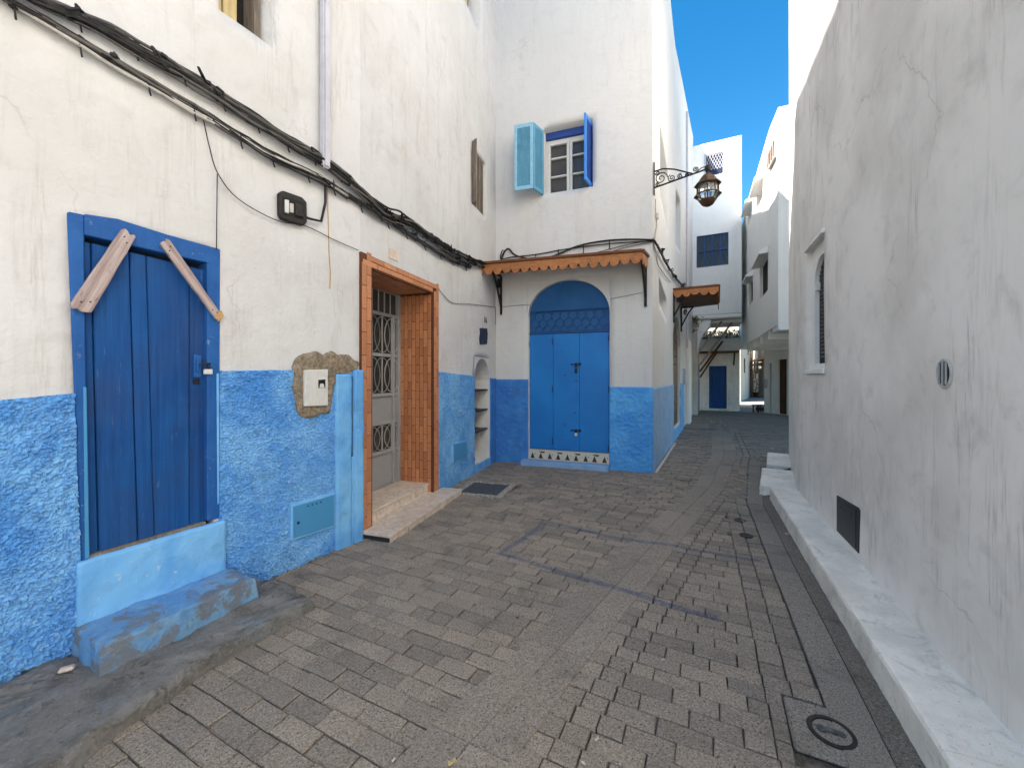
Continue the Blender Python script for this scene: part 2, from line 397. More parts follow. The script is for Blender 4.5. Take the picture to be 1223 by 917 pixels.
M['board'] = k.fin(c, .85, k.bump(g_, .004), spec=.15)
M['raw_wood'] = wood('bare_grey_plank', (.40, .335, .325), (.27, .215, .205), (30, 30, 30), .8, .5, (.10, .06, .04), .002, .2)
M['split_wood'] = simple('split_fresh_wood', (.50, .30, .12), .8, 0, .5, 60)
M['tile'] = None
k = NT('terracotta_tile'); c = k.mix(k.rand(), (.40, .155, .068), (.56, .245, .115))
c = k.mix(k.math('MULTIPLY', k.ramp(k.noise(40, 5), .4, .7), .30), c, (.22, .085, .04))
c = k.mix(k.math('MULTIPLY', k.ramp(k.noise(26, 7, .7), .70, .72), .8), c, (.70, .62, .55))
M['tile'] = k.fin(c, .42, k.bump(k.noise(70, 3), .0008), spec=.5)
M['grout'] = simple('dark_tile_grout', (.12, .045, .022), .95, 0, .3, 30)
M['marble'] = None
k = NT('cream_marble_step'); v = k.ramp(k.noise(7, 8, .7, dist=1.8), .40, .64)
c = k.mix(v, (.66, .57, .48), (.48, .38, .30)); c = k.mix(k.math('MULTIPLY', k.ramp(k.noise(3, 5), .45, .7), .35), c, (.33, .27, .22))
M['marble'] = k.fin(c, .45, k.bump(k.noise(60, 4), .0008), spec=.4)
M['grey_metal'] = simple('grey_painted_door_metal', (.30, .305, .315), .5, .0, .3, 5, (.38, .385, .39))
M['grey_iron'] = simple('grey_painted_ironwork', (.42, .42, .41), .5, 0, .3, 30)
M['dark_iron'] = simple('black_iron', (.022, .022, .023), .55, .4, .5, 40, (.05, .04, .035))
M['cable'] = simple('black_cable_rubber', (.010, .010, .011), .65, 0, .6, 25, (.04, .038, .036))
M['cable_grey'] = simple('dusty_grey_cable', (.11, .106, .10), .7, 0, .5, 25)
M['cable_white'] = simple('whitewashed_cable', (.50, .49, .46), .8, 0, .5, 20)
M['concrete'] = None
k = NT('worn_concrete_ledge'); c = k.mix(k.ramp(k.noise(5, 8, .7), .35, .68), (.30, .29, .275), (.16, .155, .145))
c = k.mix(k.math('MULTIPLY', k.ramp(k.noise(2.6, 8, .75), .50, .64), .5), c, (.24, .32, .40))
c = k.mix(k.math('MULTIPLY', k.ramp(k.noise(17, 7, .75), .55, .66), .55), c, (.06, .058, .055))
c = k.mix(k.math('MULTIPLY', k.ramp(k.noise(60, 4, .7), .56, .66), .7), c, (.36, .35, .33))
n_ = k.bump(k.noise(30, 8, .75), .035); M['concrete'] = k.fin(c, .95, k.bump(k.noise(9, 5), .02, 1.0, n_), spec=.2)
k = NT('raw_cement_patch'); c = k.mix(k.ramp(k.noise(28, 8, .75), .36, .64), (.36, .30, .225), (.17, .135, .095))
n_ = k.bump(k.noise(45, 8, .7), .016); M['cement'] = k.fin(c, .95, k.bump(k.noise(14, 5), .02, 1.0, n_), spec=.1)
M['cement_old'] = plaster('old_cement', (.27, .225, .17), (.20, .165, .12), dirt=(.12, .10, .08), streak=.1, blotch=.9, bump=.014)
k = NT('worn_blue_step'); c = k.mix(k.ramp(k.noise(3.4, 8, .7), .38, .66), (.13, .33, .62), (.21, .40, .60))
c = k.mix(k.math('MULTIPLY', k.ramp(k.noise(4.2, 9, .72, k.map((1, 1, 1), loc=(2, 8, 1)), .2), .49, .58), .85), c, (.20, .205, .21))
c = k.mix(k.math('MULTIPLY', k.ramp(k.noise(26, 6, .7), .60, .68), .7), c, (.38, .42, .46))
n_ = k.bump(k.noise(28, 8, .75), .022); M['blue_step'] = k.fin(c, .9, k.bump(k.noise(6, 5), .012, 1.0, n_), spec=.2)
k = NT('white_stone_bench'); c = k.mix(k.ramp(k.noise(2.4, 8, .68), .38, .66), (.90, .845, .75), (.73, .68, .60))
cr = k.ramp(k.noise(1.0, 8, .7, k.map((5, 5, 5), rot=(0, 0, .43)), 1.2), .52, .70); c = k.mix(k.math('MULTIPLY', cr, .45), c, (.27, .255, .235))
c = k.mix(k.math('MULTIPLY', k.ramp(k.noise(75, 3, .7), .64, .70), .6), c, (.16, .15, .14))
n_ = k.bump(k.noise(26, 7, .65), .006); M['bench'] = k.fin(c, .85, n_, spec=.25)
M['meter'] = simple('pale_grey_meter_plastic', (.60, .60, .58), .5, 0, .2, 20)
M['glass'] = NT('dark_window_glass').fin((.012, .013, .014), .08, spec=.5)
M['pane'] = simple('dusty_window_glass', (.055, .052, .05), .14, 0, .5, 3, (.09, .086, .08), 0)
M['white_wood'] = simple('white_window_paint', (.66, .65, .62), .55, 0, .3, 16, (.5, .48, .44))
M['awning'] = wood('orange_stained_wood', (.46, .19, .07), (.30, .115, .042), (14, 14, 34), .55, .3, (.16, .07, .03), .0015, .2)
M['awning_dark'] = wood('dark_red_stained_wood', (.20, .075, .032), (.13, .05, .024), (14, 14, 60), .55, .2, (.07, .04, .03), .0015, .2)
M['brown_door'] = wood('brown_door_planks', (.135, .062, .030), (.085, .036, .018), (22, 22, 50), .55, .3, (.03, .02, .012), .002, .2)
M['yellow'] = wood('old_yellow_shutter_paint', (.55, .44, .22), (.40, .32, .17), (35, 35, 2), .7, .5, (.2, .17, .12), .002, .15)
M['weathered'] = wood('weathered_bare_shutter_wood', (.25, .21, .165), (.12, .10, .085), (50, 50, 2.5), .85, .5, (.4, .37, .32), .003, .25)
M['bronze'] = simple('rusty_bronze_lantern', (.105, .058, .030), .5, .5, .6, 22, (.045, .026, .015))
k = NT('lantern_glass'); k.b.inputs['Transmission Weight'].default_value = .85; M['lamp_glass'] = k.fin((.92, .92, .9), .12)
M['lavender'] = simple('grey_lavender_pipe', (.50, .50, .555), .55, 0, .25, 7)
M['plate'] = simple('blue_painted_cover_plate', (.05, .25, .48), .5, 0, .35, 6, (.08, .26, .52))
M['black_plate'] = simple('dark_grey_steel_cover', (.035, .037, .04), .45, .3, .4, 10, (.06, .06, .062))
M['leaf'] = None
k = NT('leaf_green'); M['leaf'] = k.fin(k.mix(k.rand(), (.05, .09, .02), (.10, .14, .03)), .6)
k = NT('olive_leaf'); M['leaf2'] = k.fin(k.mix(k.noise(5, 3), (.09, .10, .02), (.20, .17, .04)), .6)
M['cast_iron'] = None
k = NT('cast_iron_cover'); h = k.vor(38, 'F1'); M['cast_iron'] = k.fin(k.mix(k.ramp(k.noise(30, 5), .4, .65), (.055, .06, .068), (.11, .115, .12)), .55, k.bump(h, .006), .35)
k = NT('pebble_concrete'); h = k.vor(45, 'F1'); M['pebble'] = k.fin(k.mix(k.ramp(h, .1, .55), (.60, .55, .45), (.22, .19, .15)), .85, k.bump(h, .008, -1.0))
k = NT('dirt'); M['dirt'] = k.fin(k.mix(k.ramp(k.noise(45, 6, .7), .38, .66), (.075, .062, .048), (.20, .175, .145)), .95, k.bump(k.noise(60, 6, .7), .02))
M['tile_white'] = simple('glazed_cream_tile', (.62, .58, .49), .25, 0, .25, 30)
M['tile_mark'] = simple('dark_brown_glaze', (.06, .03, .022), .3)
M['ink'] = simple('dark_navy_paint', (.012, .018, .04), .7, 0, .4, 60, (.02, .05, .14))
M['mortar'] = simple('white_mortar', (.55, .53, .49), .9, 0, .4, 30)
M['interior'] = simple('dark_interior', (.02, .02, .02), .9)
M['vent_grille'] = simple('grey_fretwork', (.15, .145, .14), .8, 0, .4, 40)

# ------------------------------------------------------------------ plan of the place (metres; camera stands at the origin)
dirv = lambda deg: Vector((math.sin(R(deg)), math.cos(R(deg))))
A0 = Vector((-2.474, 2.255)); AB = Vector((-1.528, 4.04)); BC = Vector((-.315, 7.75)); CD = Vector((2.375, 6.80))
WA = Wall(AB-dirv(27.9)*7.0, AB); WB = Wall(AB, BC); WC = Wall(BC, CD)  # left house cut short behind the camera so sunlight bounces into the alley
DE = CD+dirv(27.2)*12.2; WD = Wall(CD, DE)
EE = Vector((3.70, 5.22)); WE = Wall(EE-dirv(24.9)*11.0, EE, -1)
E2 = Vector((5.44, 7.90)); WE2 = Wall(EE, E2, -1)
def wall_t(s, z, amp, seed): return amp*(fbm(s*.9+seed, z*.9+seed*2, 3)+.35*pnoise(s*4+seed, z*4))
def arch_fill(W, s0, s1, zs, zt, ztop, depth, amp, seed, n=18, horse=0.0):
    """masonry between an arch and the square opening round it, with the arch's soffit"""
    m = MB(); c = (s0+s1)/2; rx = (s1-s0)/2; rz = zt-zs
    arc = [(c-rx*math.cos(math.pi*i/n), zs+rz*math.sin(math.pi*i/n)) for i in range(n+1)]
    T = lambda a, z: float(wall_t(np.array(a), np.array(z), amp, seed))+.001
    for i in range(n):
        (a, z), (b, y) = arc[i], arc[i+1]
        p = [W.P(a, T(a, z), z), W.P(b, T(b, y), y), W.P(b, T(b, ztop), ztop), W.P(a, T(a, ztop), ztop)]
        m.add(p, [(0, 1, 2, 3)])
        m.add([p[0], p[1], W.P(b, -depth, y), W.P(a, -depth, z)], [(3, 2, 1, 0)])
    return m, arc
def roof_slab(W, s0, s1, z, depth, thick=.35, over=.0):
    m = MB(); m.wbox(W, s0, s1, -depth, -.02+over, z-thick, z); return m

# ================================================================== ground and paving
AX = R(26.5); av = Vector((math.sin(AX), math.cos(AX))); bv = Vector((math.cos(AX), -math.sin(AX)))
def pq(v): return (v.dot(bv), v.dot(av))
def xy(p, q): return bv*p+av*q
sprayp = [((597, 660), (655, 623)), ((655, 623), (750, 645)), ((750, 645), (800, 651)), ((800, 651), (905, 668)), ((597, 660), (690, 689)), ((690, 689), (765, 711)), ((765, 711), (852, 737))]
for a, b in sprayp:
    SPRAY.append((tuple(gnd(*a)), tuple(gnd(*b))))
M['paver'] = stone('granite_paver', (.176, .151, .124), (.284, .246, .205), rnd=.42, spray=True)
M['paver_mass'] = stone('granite_paver_far', (.176, .151, .124), (.284, .246, .205), rnd='attr', spray=True)
M['slab'] = stone('granite_slab', (.182, .157, .130), (.29, .252, .211), rnd=.25, spray=True)
M['gutter'] = stone('dark_gutter_slab', (.165, .148, .130), (.255, .23, .20), rnd=.35)
k = NT('joint_sand'); c = k.mix(k.ramp(k.noise(60, 5, .7), .36, .64), (.060, .053, .045), (.115, .103, .088))
c = k.mix(k.math('MULTIPLY', k.ramp(k.noise(1.7, 5, .65, dist=.4), .50, .62), .8), c, (.235, .215, .185)); M['joint'] = k.fin(c, .95, k.bump(k.noise(70, 5, .7), .01), spec=.1)
M['filler'] = stone('grimy_edge_concrete', (.115, .10, .083), (.19, .17, .142), rnd=.2, stainc=(.05, .042, .03))
M['sand'] = stone('joint_sand', (.070, .063, .054), (.115, .105, .090), rnd=0)
g = MB(); 
N = 60
gx = np.linspace(-60, 60, N+1); gy = np.linspace(-30, 90, N+1)
g.v = [(x, y, -.028) for x in gx for y in gy]; g.f = [(i*(N+1)+j, (i+1)*(N+1)+j, (i+1)*(N+1)+j+1, i*(N+1)+j+1) for i in range(N) for j in range(N)]
ground = tag(g.build('ground', M['joint']), 'dark sandy bed under the paving stones', None, None, 'structure')
pave = bpy.data.objects.new('paved_alley', None); link(pave, None, Matrix.Translation((1.0, 4.0, 0)))
tag(pave, 'grey granite block paving of the alley', None, None, 'structure')
# pale slab band down the middle
L_ = [pq(gnd(*p)) for p in ((380, 985), (457, 912), (599, 797), (754, 645), (794, 610), (829, 582), (850, 542))]
R_ = [pq(gnd(*p)) for p in ((560, 985), (670, 829), (783, 687), (816, 642), (866, 583), (881, 542))]
def lerp(tab, q):
    t = sorted((b, a) for a, b in tab)
    if q <= t[0][0]: return t[0][1]
    for (q0, p0), (q1, p1) in zip(t, t[1:]):
        if q <= q1: return p0+(p1-p0)*(q-q0)/(q1-q0)
    return t[-1][1]
bl = lambda q: lerp(L_, q); br = lambda q: lerp(R_, q)
E_OUT = .859; nE = Vector((.907, -.421))
def right_lim(q):                                      # face of the stone bench along the right wall
    for p in np.arange(.3, 6, .008):
        w = xy(p, q)
        if w.y < 5.0 and w.dot(nE) > E_OUT: return p
        if w.y >= 5.0 and w.x <= 5.0 and w.x > 3.26+(w.y-5.0)*.60: return p
        if w.x > 5.0 and w.y < 7.95-.466*(w.x-5.44): return p
    return 5.6
def left_lim(q):
    for p in np.arange(-.2, -4.4, -.02):
        w = xy(p, q)
        if w.y < 4.04: ok = (w-AB).dot(WA.n) > 0
        elif w.y < 7.2 and w.x < BC.x+.4: ok = (w-AB).dot(WB.n) > 0
        else: ok = (w-CD).dot(WC.n) > 0 if w.x < CD.x else (w-CD).dot(WD.n) > 0
        if not ok: return p
    return -4.4
pieces = []                                            # (p0, p1, q0, q1, lift, kind)
CW, BL_ = .110, .222
rng = random.Random(3)
q = -4.0; row = 0
drains = [(pq(gnd(579, 583)), .40, .36), (pq(gnd(993, 873)), .17, .17)]
def blocked(p0, p1, q0, q1):
    for (c, a, b) in drains:
        if p1 > c[0]-a and p0 < c[0]+a and q1 > c[1]-b and q0 < c[1]+b: return True
    return False
while q < 24.0:
    cw = CW+rng.uniform(-.006, .006); gp = rng.uniform(.004, .007); l = bl(q+cw/2); r = br(q+cw/2)
    ll = left_lim(q)-.05; rl = right_lim(q)-(.300 if q < 8.6 else .0)
    if q > 13.4: l = r = (l+r)/2
    # left field
    p = l+.02
    if rng.random() < .30: p0 = p-rng.uniform(.10, .14); pieces.append((p0, p, q, q+cw-gp, rng.uniform(-.008, .003), 'b')); p = p0-gp
    elif row % 2: p0 = p-BL_*.5; pieces.append((p0, p, q, q+cw-gp, rng.uniform(-.008, .003), 'b')); p = p0-gp
    while p > ll:
        b = BL_*rng.choice((.92, 1, 1, 1.04, 1.0, .62 if rng.random() < .3 else 1)); p0 = p-b
        pieces.append((p0, p, q, q+cw-gp, rng.uniform(-.008, .003), 'b')); p = p0-gp-rng.uniform(0, .003)
    # right field: two columns of setts, then courses, then two columns of setts
    p = r-.02
    for _ in range(2):
        pieces.append((p, p+.115, q, q+cw-gp, rng.uniform(-.005, .003), 'b')); p += .121+rng.uniform(0, .003)
    rs = rl-.252
    if row % 2: pieces.append((p, p+BL_*.5, q, q+cw-gp, rng.uniform(-.008, .003), 'b')); p += BL_*.5+gp
    while p < rs-.03:
        b = BL_*rng.choice((.95, 1, 1, 1.05))
        if rs-p-b < .09: b = rs-p-.006
        pieces.append((p, p+b, q, q+cw-gp, rng.uniform(-.008, .003), 'b')); p += b+gp+rng.uniform(0, .003)
    for p in (rs, rs+.126):
        pieces.append((p, p+.119, q, q+cw-gp, rng.uniform(-.007, .002), 'b'))
    q += cw; row += 1
def trim(x):
    p0, p1, q0, q1, dz, kd = x; out = [x]
    for (c, a, b) in drains:
        if q1 > c[1]-b and q0 < c[1]+b and p1 > c[0]-a and p0 < c[0]+a:
            out = [(p0, c[0]-a-.004, q0, q1, dz, kd), (c[0]+a+.004, p1, q0, q1, dz, kd)]
    return [y for y in out if y[1]-y[0] > .03]
pieces = [y for x in pieces for y in trim(x)]
def in_frame(p, q, m=30):
    w = xy(p, q)
    if w.y < .5: return None
    u = CX+FPX*w.x/w.y; v = CY+FPX*EYE/w.y
    return (u, v) if -m < u < 1223+m and v < 917+m else None
def visible(x):
    w = in_frame((x[0]+x[1])/2, (x[2]+x[3])/2)
    if w is None: return False
    c = xy((x[0]+x[1])/2, (x[2]+x[3])/2)
    if (c-AB).dot(WA.n) < (.72 if c.y < 2.9 else .02) and c.y < 4.04: return False
    if 4.0 < c.y < 7.3 and c.x < 0 and (c-AB).dot(WB.n) < .02: return False
    return True
cand = sorted([x for x in pieces if visible(x)], key=lambda x: xy((x[0]+x[1])/2, (x[2]+x[3])/2).length)
near = cand[:290]; ids = {id(x) for x in near}
def paver_mesh(name, mat, hx=.5, hy=.5, ch=.05, chz=.006, seed=0):
    rg = random.Random(seed); j = lambda a: a+rg.uniform(-.018, .018)
    m = MB(); v = []
    for z, k in ((-.03, 1.0), (-chz, 1.0), (0, 0.0)):
        for sx, sy in ((-1, -1), (1, -1), (1, 1), (-1, 1)):
            v.append((sx*(hx-(ch*.45 if k == 0 else 0)), sy*(hy-(ch if k == 0 else 0)), z))
    v = [(j(a), j(b), z+(rg.uniform(-.0015, .0015) if z == 0 else 0)) for a, b, z in v]
    m.add(v, [(8, 9, 10, 11)]+[(i, (i+1) % 4, (i+1) % 4+4, i+4) for i in range(4)]+[(i+4, (i+1) % 4+4, (i+1) % 4+8, i+8) for i in range(4)])
    return m.mesh(name, mat)
pm = [paver_mesh('paving_stone', M['paver'], seed=i) for i in range(7)]
rot = Matrix.Rotation(-AX, 4, 'Z')
for i, (p0, p1, q0, q1, dz, kd) in enumerate(near):
    c = xy((p0+p1)/2, (q0+q1)/2)
    Mx = Matrix.Translation((c.x, c.y, dz)) @ rot @ Matrix.Rotation(rng.uniform(-.012, .012), 4, 'Z') @ Matrix.Rotation(rng.uniform(-.012, .012), 4, 'X') @ Matrix.Diagonal((p1-p0, q1-q0, 1, 1))
    link(bpy.data.objects.new('paving_stone', pm[i % 7]), pave, Mx)
m = MB(); tones = []
for x in pieces:
    if id(x) in ids: continue
    p0, p1, q0, q1, dz, kd = x
    c0 = xy((p0+p1)/2, (q0+q1)/2)
    vs_ = []
    e = .007
    for z, d in ((-.03, 0), (dz-.005, 0), (dz, e)):
        for a, b in ((p0+d, q0+d), (p1-d, q0+d), (p1-d, q1-d), (p0+d, q1-d)):
            w = xy(a, b); vs_.append((w.x, w.y, z))
    m.add(vs_, [(8, 9, 10, 11)]+[(i, (i+1) % 4, (i+1) % 4+4, i+4) for i in range(4)]+[(i+4, (i+1) % 4+4, (i+1) % 4+8, i+8) for i in range(4)])
    tones += [rng.random()]*9
o = m.build('paving_stones_beyond', M['paver_mass'], pave, norm=False); o['kind'] = 'stuff'
at = o.data.attributes.new('tone', 'FLOAT', 'FACE'); at.data.foreach_set('value', tones)
# slab band pieces, two wide
q = -3.5; i = 0
while q < 13.5:
    ln = rng.uniform(.62, .95)
    for side in (0, 1):
        qa, qb = q, q+ln-.0025
        f0, f1 = (0, .5) if side == 0 else (.5, 1)
        poly = []
        for qq, ff in ((qa, f0), (qa, f1), (qb, f1), (qb, f0)):
            a, b = bl(qq)+.003, br(qq)-.003; pp = a+(b-a)*ff+(.0008 if ff == f0 else -.0008); poly.append(tuple(xy(pp, qq)))
        mm = MB(); mm.slab(poly, -.03, rng.uniform(.0035, .0055)); mm.build('band_slab', M['slab'], pave, bevel=.003)
    q += ln
# dark gutter slabs by the bench
q = -3.5
while q < 8.8:
    ln = rng.uniform(.55, .8)
    poly = [tuple(xy(right_lim(qq)-d, qq)) for qq, d in ((q, .293), (q, .115), (q+ln-.004, .115), (q+ln-.004, .293))]
    mm = MB(); mm.slab(poly, -.03, rng.uniform(-.004, .0)); mm.build('gutter_slab', M['gutter'], pave, bevel=.004)
    poly = [tuple(xy(right_lim(qq)-d, qq)) for qq, d in ((q, .111), (q, -.05), (q+ln-.004, -.05), (q+ln-.004, .111))]
    mm = MB(); mm.slab(poly, -.03, rng.uniform(-.006, -.002)); mm.build('edge_filler', M['filler'], pave)
    q += ln
lane = MB(); lane.slab([(8.0, 22.5), (26, 17), (40, 60), (10, 60)], -.02, -.006); tag(lane.build('far_lane', M['gutter']), 'pale floor of the far lane', None, None, 'structure')
# drain covers
c = xy(*drains[0][0]); t = empty('drain_cover', (c.x, c.y, 0), 'square cast iron drain cover in a pale pebble border near the niche', 'drain cover')
fr = Matrix.Translation((c.x, c.y, 0)) @ Matrix.Rotation(-R(17), 4, 'Z')
mm = MB(); o_, i_ = .375, .285
for a in range(4):
    Mx = fr @ Matrix.Rotation(a*math.pi/2, 4, 'Z'); mm.box(-o_, i_-.002, i_, o_, -.026, .004, Mx)
mm.build('border', M['pebble'], t, bevel=.003)
mm = MB(); mm.box(-.27, .27, -.27, .27, -.026, -.002, fr); mm.build('lid', M['cast_iron'], t, bevel=.004)
c = xy(*drains[1][0]); t = empty('manhole_cover', (c.x, c.y, 0), 'small round iron water cover set in concrete beside the stone bench', 'manhole cover')
mm = MB(); mm.box(-.165, .165, -.165, .165, -.027, -.004, Matrix.Translation((c.x, c.y, 0)) @ rot); mm.build('concrete_surround', M['gutter'], t, bevel=.01)
mm = MB(); mm.lathe((c.x, c.y, 0), [(.092, -.02), (.092, .002), (.074, .003), (.072, -.006), (.0, -.006)], 28, cap=False); mm.build('ring', M['dark_iron'], t)
mm = MB()
for dx, r_ in ((-.036, .02), (.036, .02)):
    w = c+bv*dx; mm.lathe((w.x, w.y, -.003), [(r_, 0), (r_, .006), (r_*.6, .009), (0, .009)], 12, cap=False)
mm.box(-.02, .02, -.012, .012, -.003, .008, Matrix.Translation((c.x, c.y, 0)) @ rot); mm.build('lug', M['cast_iron'], t)
c = gnd(836, 512); mm = MB(); mm.box(-.55, .45, -.14, .14, -.02, .006, Matrix.Translation((c.x, c.y, 0)) @ rot)
tag(mm.build('drain_grate', M['cast_iron'], bevel=.004), 'dark flat drain plate at the foot of the corner house, far end', 'drain cover')
for u, v in ((884, 621), (891, 639)):  # iron discs made up in place of dark smudges on the paving
    c = gnd(u, v); mm = MB(); mm.lathe((c.x, c.y, 0), [(.062, -.02), (.062, .003), (.045, .004), (.043, 0), (0, -.002)], 18, cap=False)
    tag(mm.build('smudge_disc', M['dark_iron']), 'farther small dark disc in place of a smudge on the paving' if v == 621 else 'nearer small dark disc in place of a smudge on the paving', 'paving smudge', 'dark smudges on the paving')

# ================================================================== house A: boarded blue door (left foreground)
rough = lambda amp, fr, seed: (lambda s, z: amp*(np.abs(fbm(s*fr+seed, z*fr*1.2+seed, 2))*1.3+1.1*np.maximum(0, fbm(s*fr*1.5+seed+3, z*fr*1.5, 2))+.5*fbm(s*fr*.2+seed, z*fr*.2, 2)))
hA = empty('white_house', WA.P(3, 0, 0), 'white house with blue roughcast base and the boarded-up plank door', 'house')
AAMP, ASEED = .011, 3.0
sA = lambda u, t=0: WA.s(u, t)
dz_top = WA.uv(170, 284)[1]; dsl, dsr = sA(98.5), sA(257); dz0 = WA.uv(175, 640)[1]-.14
win_s0, win_s1 = sA(262), sA(326); win_z0 = WA.uv(326, 57)[1]-.01
wallA = wall_grid(WA, 0, WA.L, -.1, 12.2, [(dsl, dsr, dz0, dz_top, .16), (win_s0, win_s1, win_z0, win_z0+1.5, .30)], .11, AAMP, .006, ASEED)
wallA.build('wall', M['white'], hA, smooth_=True, norm=False)
roof_slab(WA, 0, WA.L, 12.22, 7).build('roof', M['cream'], hA)  # out-of-view roof height shaped to place the shadow edge on the right wall
mm = MB(); mm.wbox(WA, -.02, .0, -7, .0, -.1, 12.2); mm.build('end_wall', M['cream'], hA)
# roughcast base, left and right of the door
zl = lambda s: np.interp(s, [sA(0), sA(85)], [WA.uv(0, 478)[1], WA.uv(85, 470)[1]])
zr = lambda s: np.interp(s, [sA(262), sA(400)], [WA.uv(262, 443)[1], WA.uv(400, 441)[1]])
rough_grid(WA, sA(0)-.25, sA(90), -.03, zl, .0075, rough(.025, 40, 1), .012, 1, .012, lambda z: np.interp(z, [.15, WA.uv(96, 672)[1], WA.uv(88, 470)[1], 2.0], [sA(89.5), sA(95), sA(87.5), sA(86)])).build('base_coat', M['blue_rough'], hA, smooth_=False, norm=False)
rough_grid(WA, .0, sA(0)-.25, -.03, zl, .06, rough(.02, 8, 1), .014, 1).build('base_coat', M['blue_rough'], hA, smooth_=True, norm=False)
rough_grid(WA, sA(261), sA(399), -.03, zr, .0075, rough(.023, 42, 7), .012, 7).build('base_coat', M['blue_rough'], hA, smooth_=False, norm=False)
# smooth blue pier at the end of the house, with an open pipe chase
mm = rough_grid(WA, sA(398), sA(416), -.03, WA.uv(410, 447)[1], .02, lambda s, z: .012*fbm(s*6, z*6, 4), .05, 4, .0); mm.build('pier', M['blue_smooth'], hA, smooth_=True, norm=False)
mm = rough_grid(WA, sA(419.5), WA.L+.0, -.03, WA.uv(424, 442)[1], .02, lambda s, z: .01*fbm(s*6+4, z*6, 4), .055, 5, .0); mm.build('pier', M['blue_smooth'], hA, smooth_=True, norm=False)
mm = MB(); mm.wbox(WA, sA(416.2), sA(419.3), .0, .02, .75, WA.uv(418, 450)[1]); mm.build('pipe_chase', M['interior'], hA)
mm = MB(); mm.wbox(WA, sA(416.2), sA(419.3), .0, .05, -.03, WA.uv(418, 545)[1]); mm.build('pier', M['blue_smooth'], hA, bevel=.006)

# --- the boarded plank door
door = MB(); zb = dz0+.015
def A_(pts, t=0.): return WA.poly(pts, t)
door.wbox(WA, dsl-.03, dsr+.03, -.20, -.10, dz0-.1, dz_top+.1)
door = door.build('plank_door', M['interior'], hA)
edges_t = [99, 108.5, 154, 174, 226, 246]; edges_b = [104, 118, 164.5, 184, 226, 246]
for i in range(5):
    a, b, c, d = edges_t[i]+.5, edges_t[i+1]-.6, edges_b[i+1]-.6, edges_b[i]+.5
    vt = lambda u: 281+(u-95)*(319-283)/(246-95)+6; vb = lambda u: 669-(u-95)*(668-625)/(246-95)
    mm = MB(); mm.prism(WA, A_([(a, vt(a)), (b, vt(b)), (c, vb(c)), (d, vb(d))], -.03), -.098, -.022-(.006 if i in (0, 4) else 0)+(.004 if i == 2 else 0))
    mm.build('plank', M['door_blue'], door, bevel=.005)
fr_ = MB(); fr_.prism(WA, A_([(80, 253), (99.5, 257), (105, 668), (96, 673)]), -.11, .014); fo = fr_.build('door_frame', M['frame_blue'], hA, bevel=.006)
mm = MB(); mm.prism(WA, A_([(246.5, 300), (262, 300), (261, 618), (246.5, 622)]), -.11, .014); mm.build('jamb', M['frame_blue'], fo, bevel=.006)
mm = MB(); mm.prism(WA, A_([(99.6, 256), (140, 262), (200, 281), (262, 298), (262, 318), (245, 314), (200, 304), (99.6, 281)]), -.11, .015); mm.build('lintel', M['frame_blue'], fo, bevel=.005)
mm = MB(); mm.prism(WA, A_([(98, 462), (102, 462), (105.5, 664), (100, 668)]), .014, .020); mm.build('corner_strip', M['plate'], fo, bevel=.003)
mm = MB(); mm.prism(WA, A_([(257, 446), (260, 446), (260.5, 600), (258, 602)]), .014, .020); mm.build('corner_strip', M['blue_smooth'], fo, bevel=.002)
def nailed_board(p, q, w0, w1, t0, th, jag):
    (s0, z0), (s1, z1) = WA.uv(*p), WA.uv(*q); L = math.hypot(s1-s0, z1-z0); ang = math.atan2(z1-z0, s1-s0)
    Mx = WA.frame(s0, t0, z0) @ Matrix.Rotation(-ang, 4, 'Y'); rr = random.Random(jag); n = 9
    top = [(L*i/n, w0+(w1-w0)*i/n+rr.uniform(-.0015, .0015)) for i in range(n+1)]
    e0 = [(-rr.uniform(0, .018), f) for f in (.6, .2, -.2, -.6)]; e1 = [(L+rr.uniform(-.014, .016), f) for f in (-.6, -.2, .2, .6)]
    poly = [(x, y) for x, y in top]+[(x, f*w1) for x, f in reversed(e1)]+[(x, -y) for x, y in reversed(top)]+[(x, f*w0) for x, f in reversed(e0)]
    mm = MB(); n = len(poly); mm.add([(x, th, y) for x, y in poly]+[(x, 0, y) for x, y in poly], [tuple(range(n)), tuple(range(2*n-1, n-1, -1))]+[(i, (i+1) % n, (i+1) % n+n, i+n) for i in range(n)])
    link(bpy.data.objects.new('nailed_board', mm.mesh('nailed_board', M['board'], bevel=.002)), door, Mx)
    for fx_, fz_ in ((.06, .3), (.10, -.35), (.93, .2), (.88, -.3)):
        m2 = MB(); m2.lathe((0, 0, 0), [(.0045, 0), (.0045, .0015), (.002, .0025), (0, .0025)], 8, cap=False)
        link(bpy.data.objects.new('nail', m2.mesh('nail', M['dark_iron'])), door, Mx @ Matrix.Translation((L*fx_, th, w0*fz_)) @ Matrix.Rotation(-math.pi/2, 4, 'X'))
nailed_board((94, 369), (151, 279.5), .046, .036, .0165, .024, 3)
nailed_board((194, 290), (259, 380), .031, .024, .0165, .022, 5)
mm = MB(); mm.prism(WA, A_([(253.5, 376), (261.5, 371.5), (263.8, 377), (258, 385)]), .0175, .0405); mm.build('split_end', M['split_wood'], door, bevel=.003)
mm = MB(); mm.prism(WA, A_([(231, 423), (239.5, 425), (239.5, 451), (231, 450)], -.02), -.03, -.008)
mm.prism(WA, A_([(234, 428), (236, 428), (236, 444), (234, 443)], -.01), -.02, .008); mm.build('lock_plate', M['frame_blue'], door, bevel=.002)
mm = MB(); mm.prism(WA, A_([(231, 453), (238, 453), (238, 459), (231, 458)], -.02), -.03, -.018); mm.build('latch_hole', M['interior'], door)
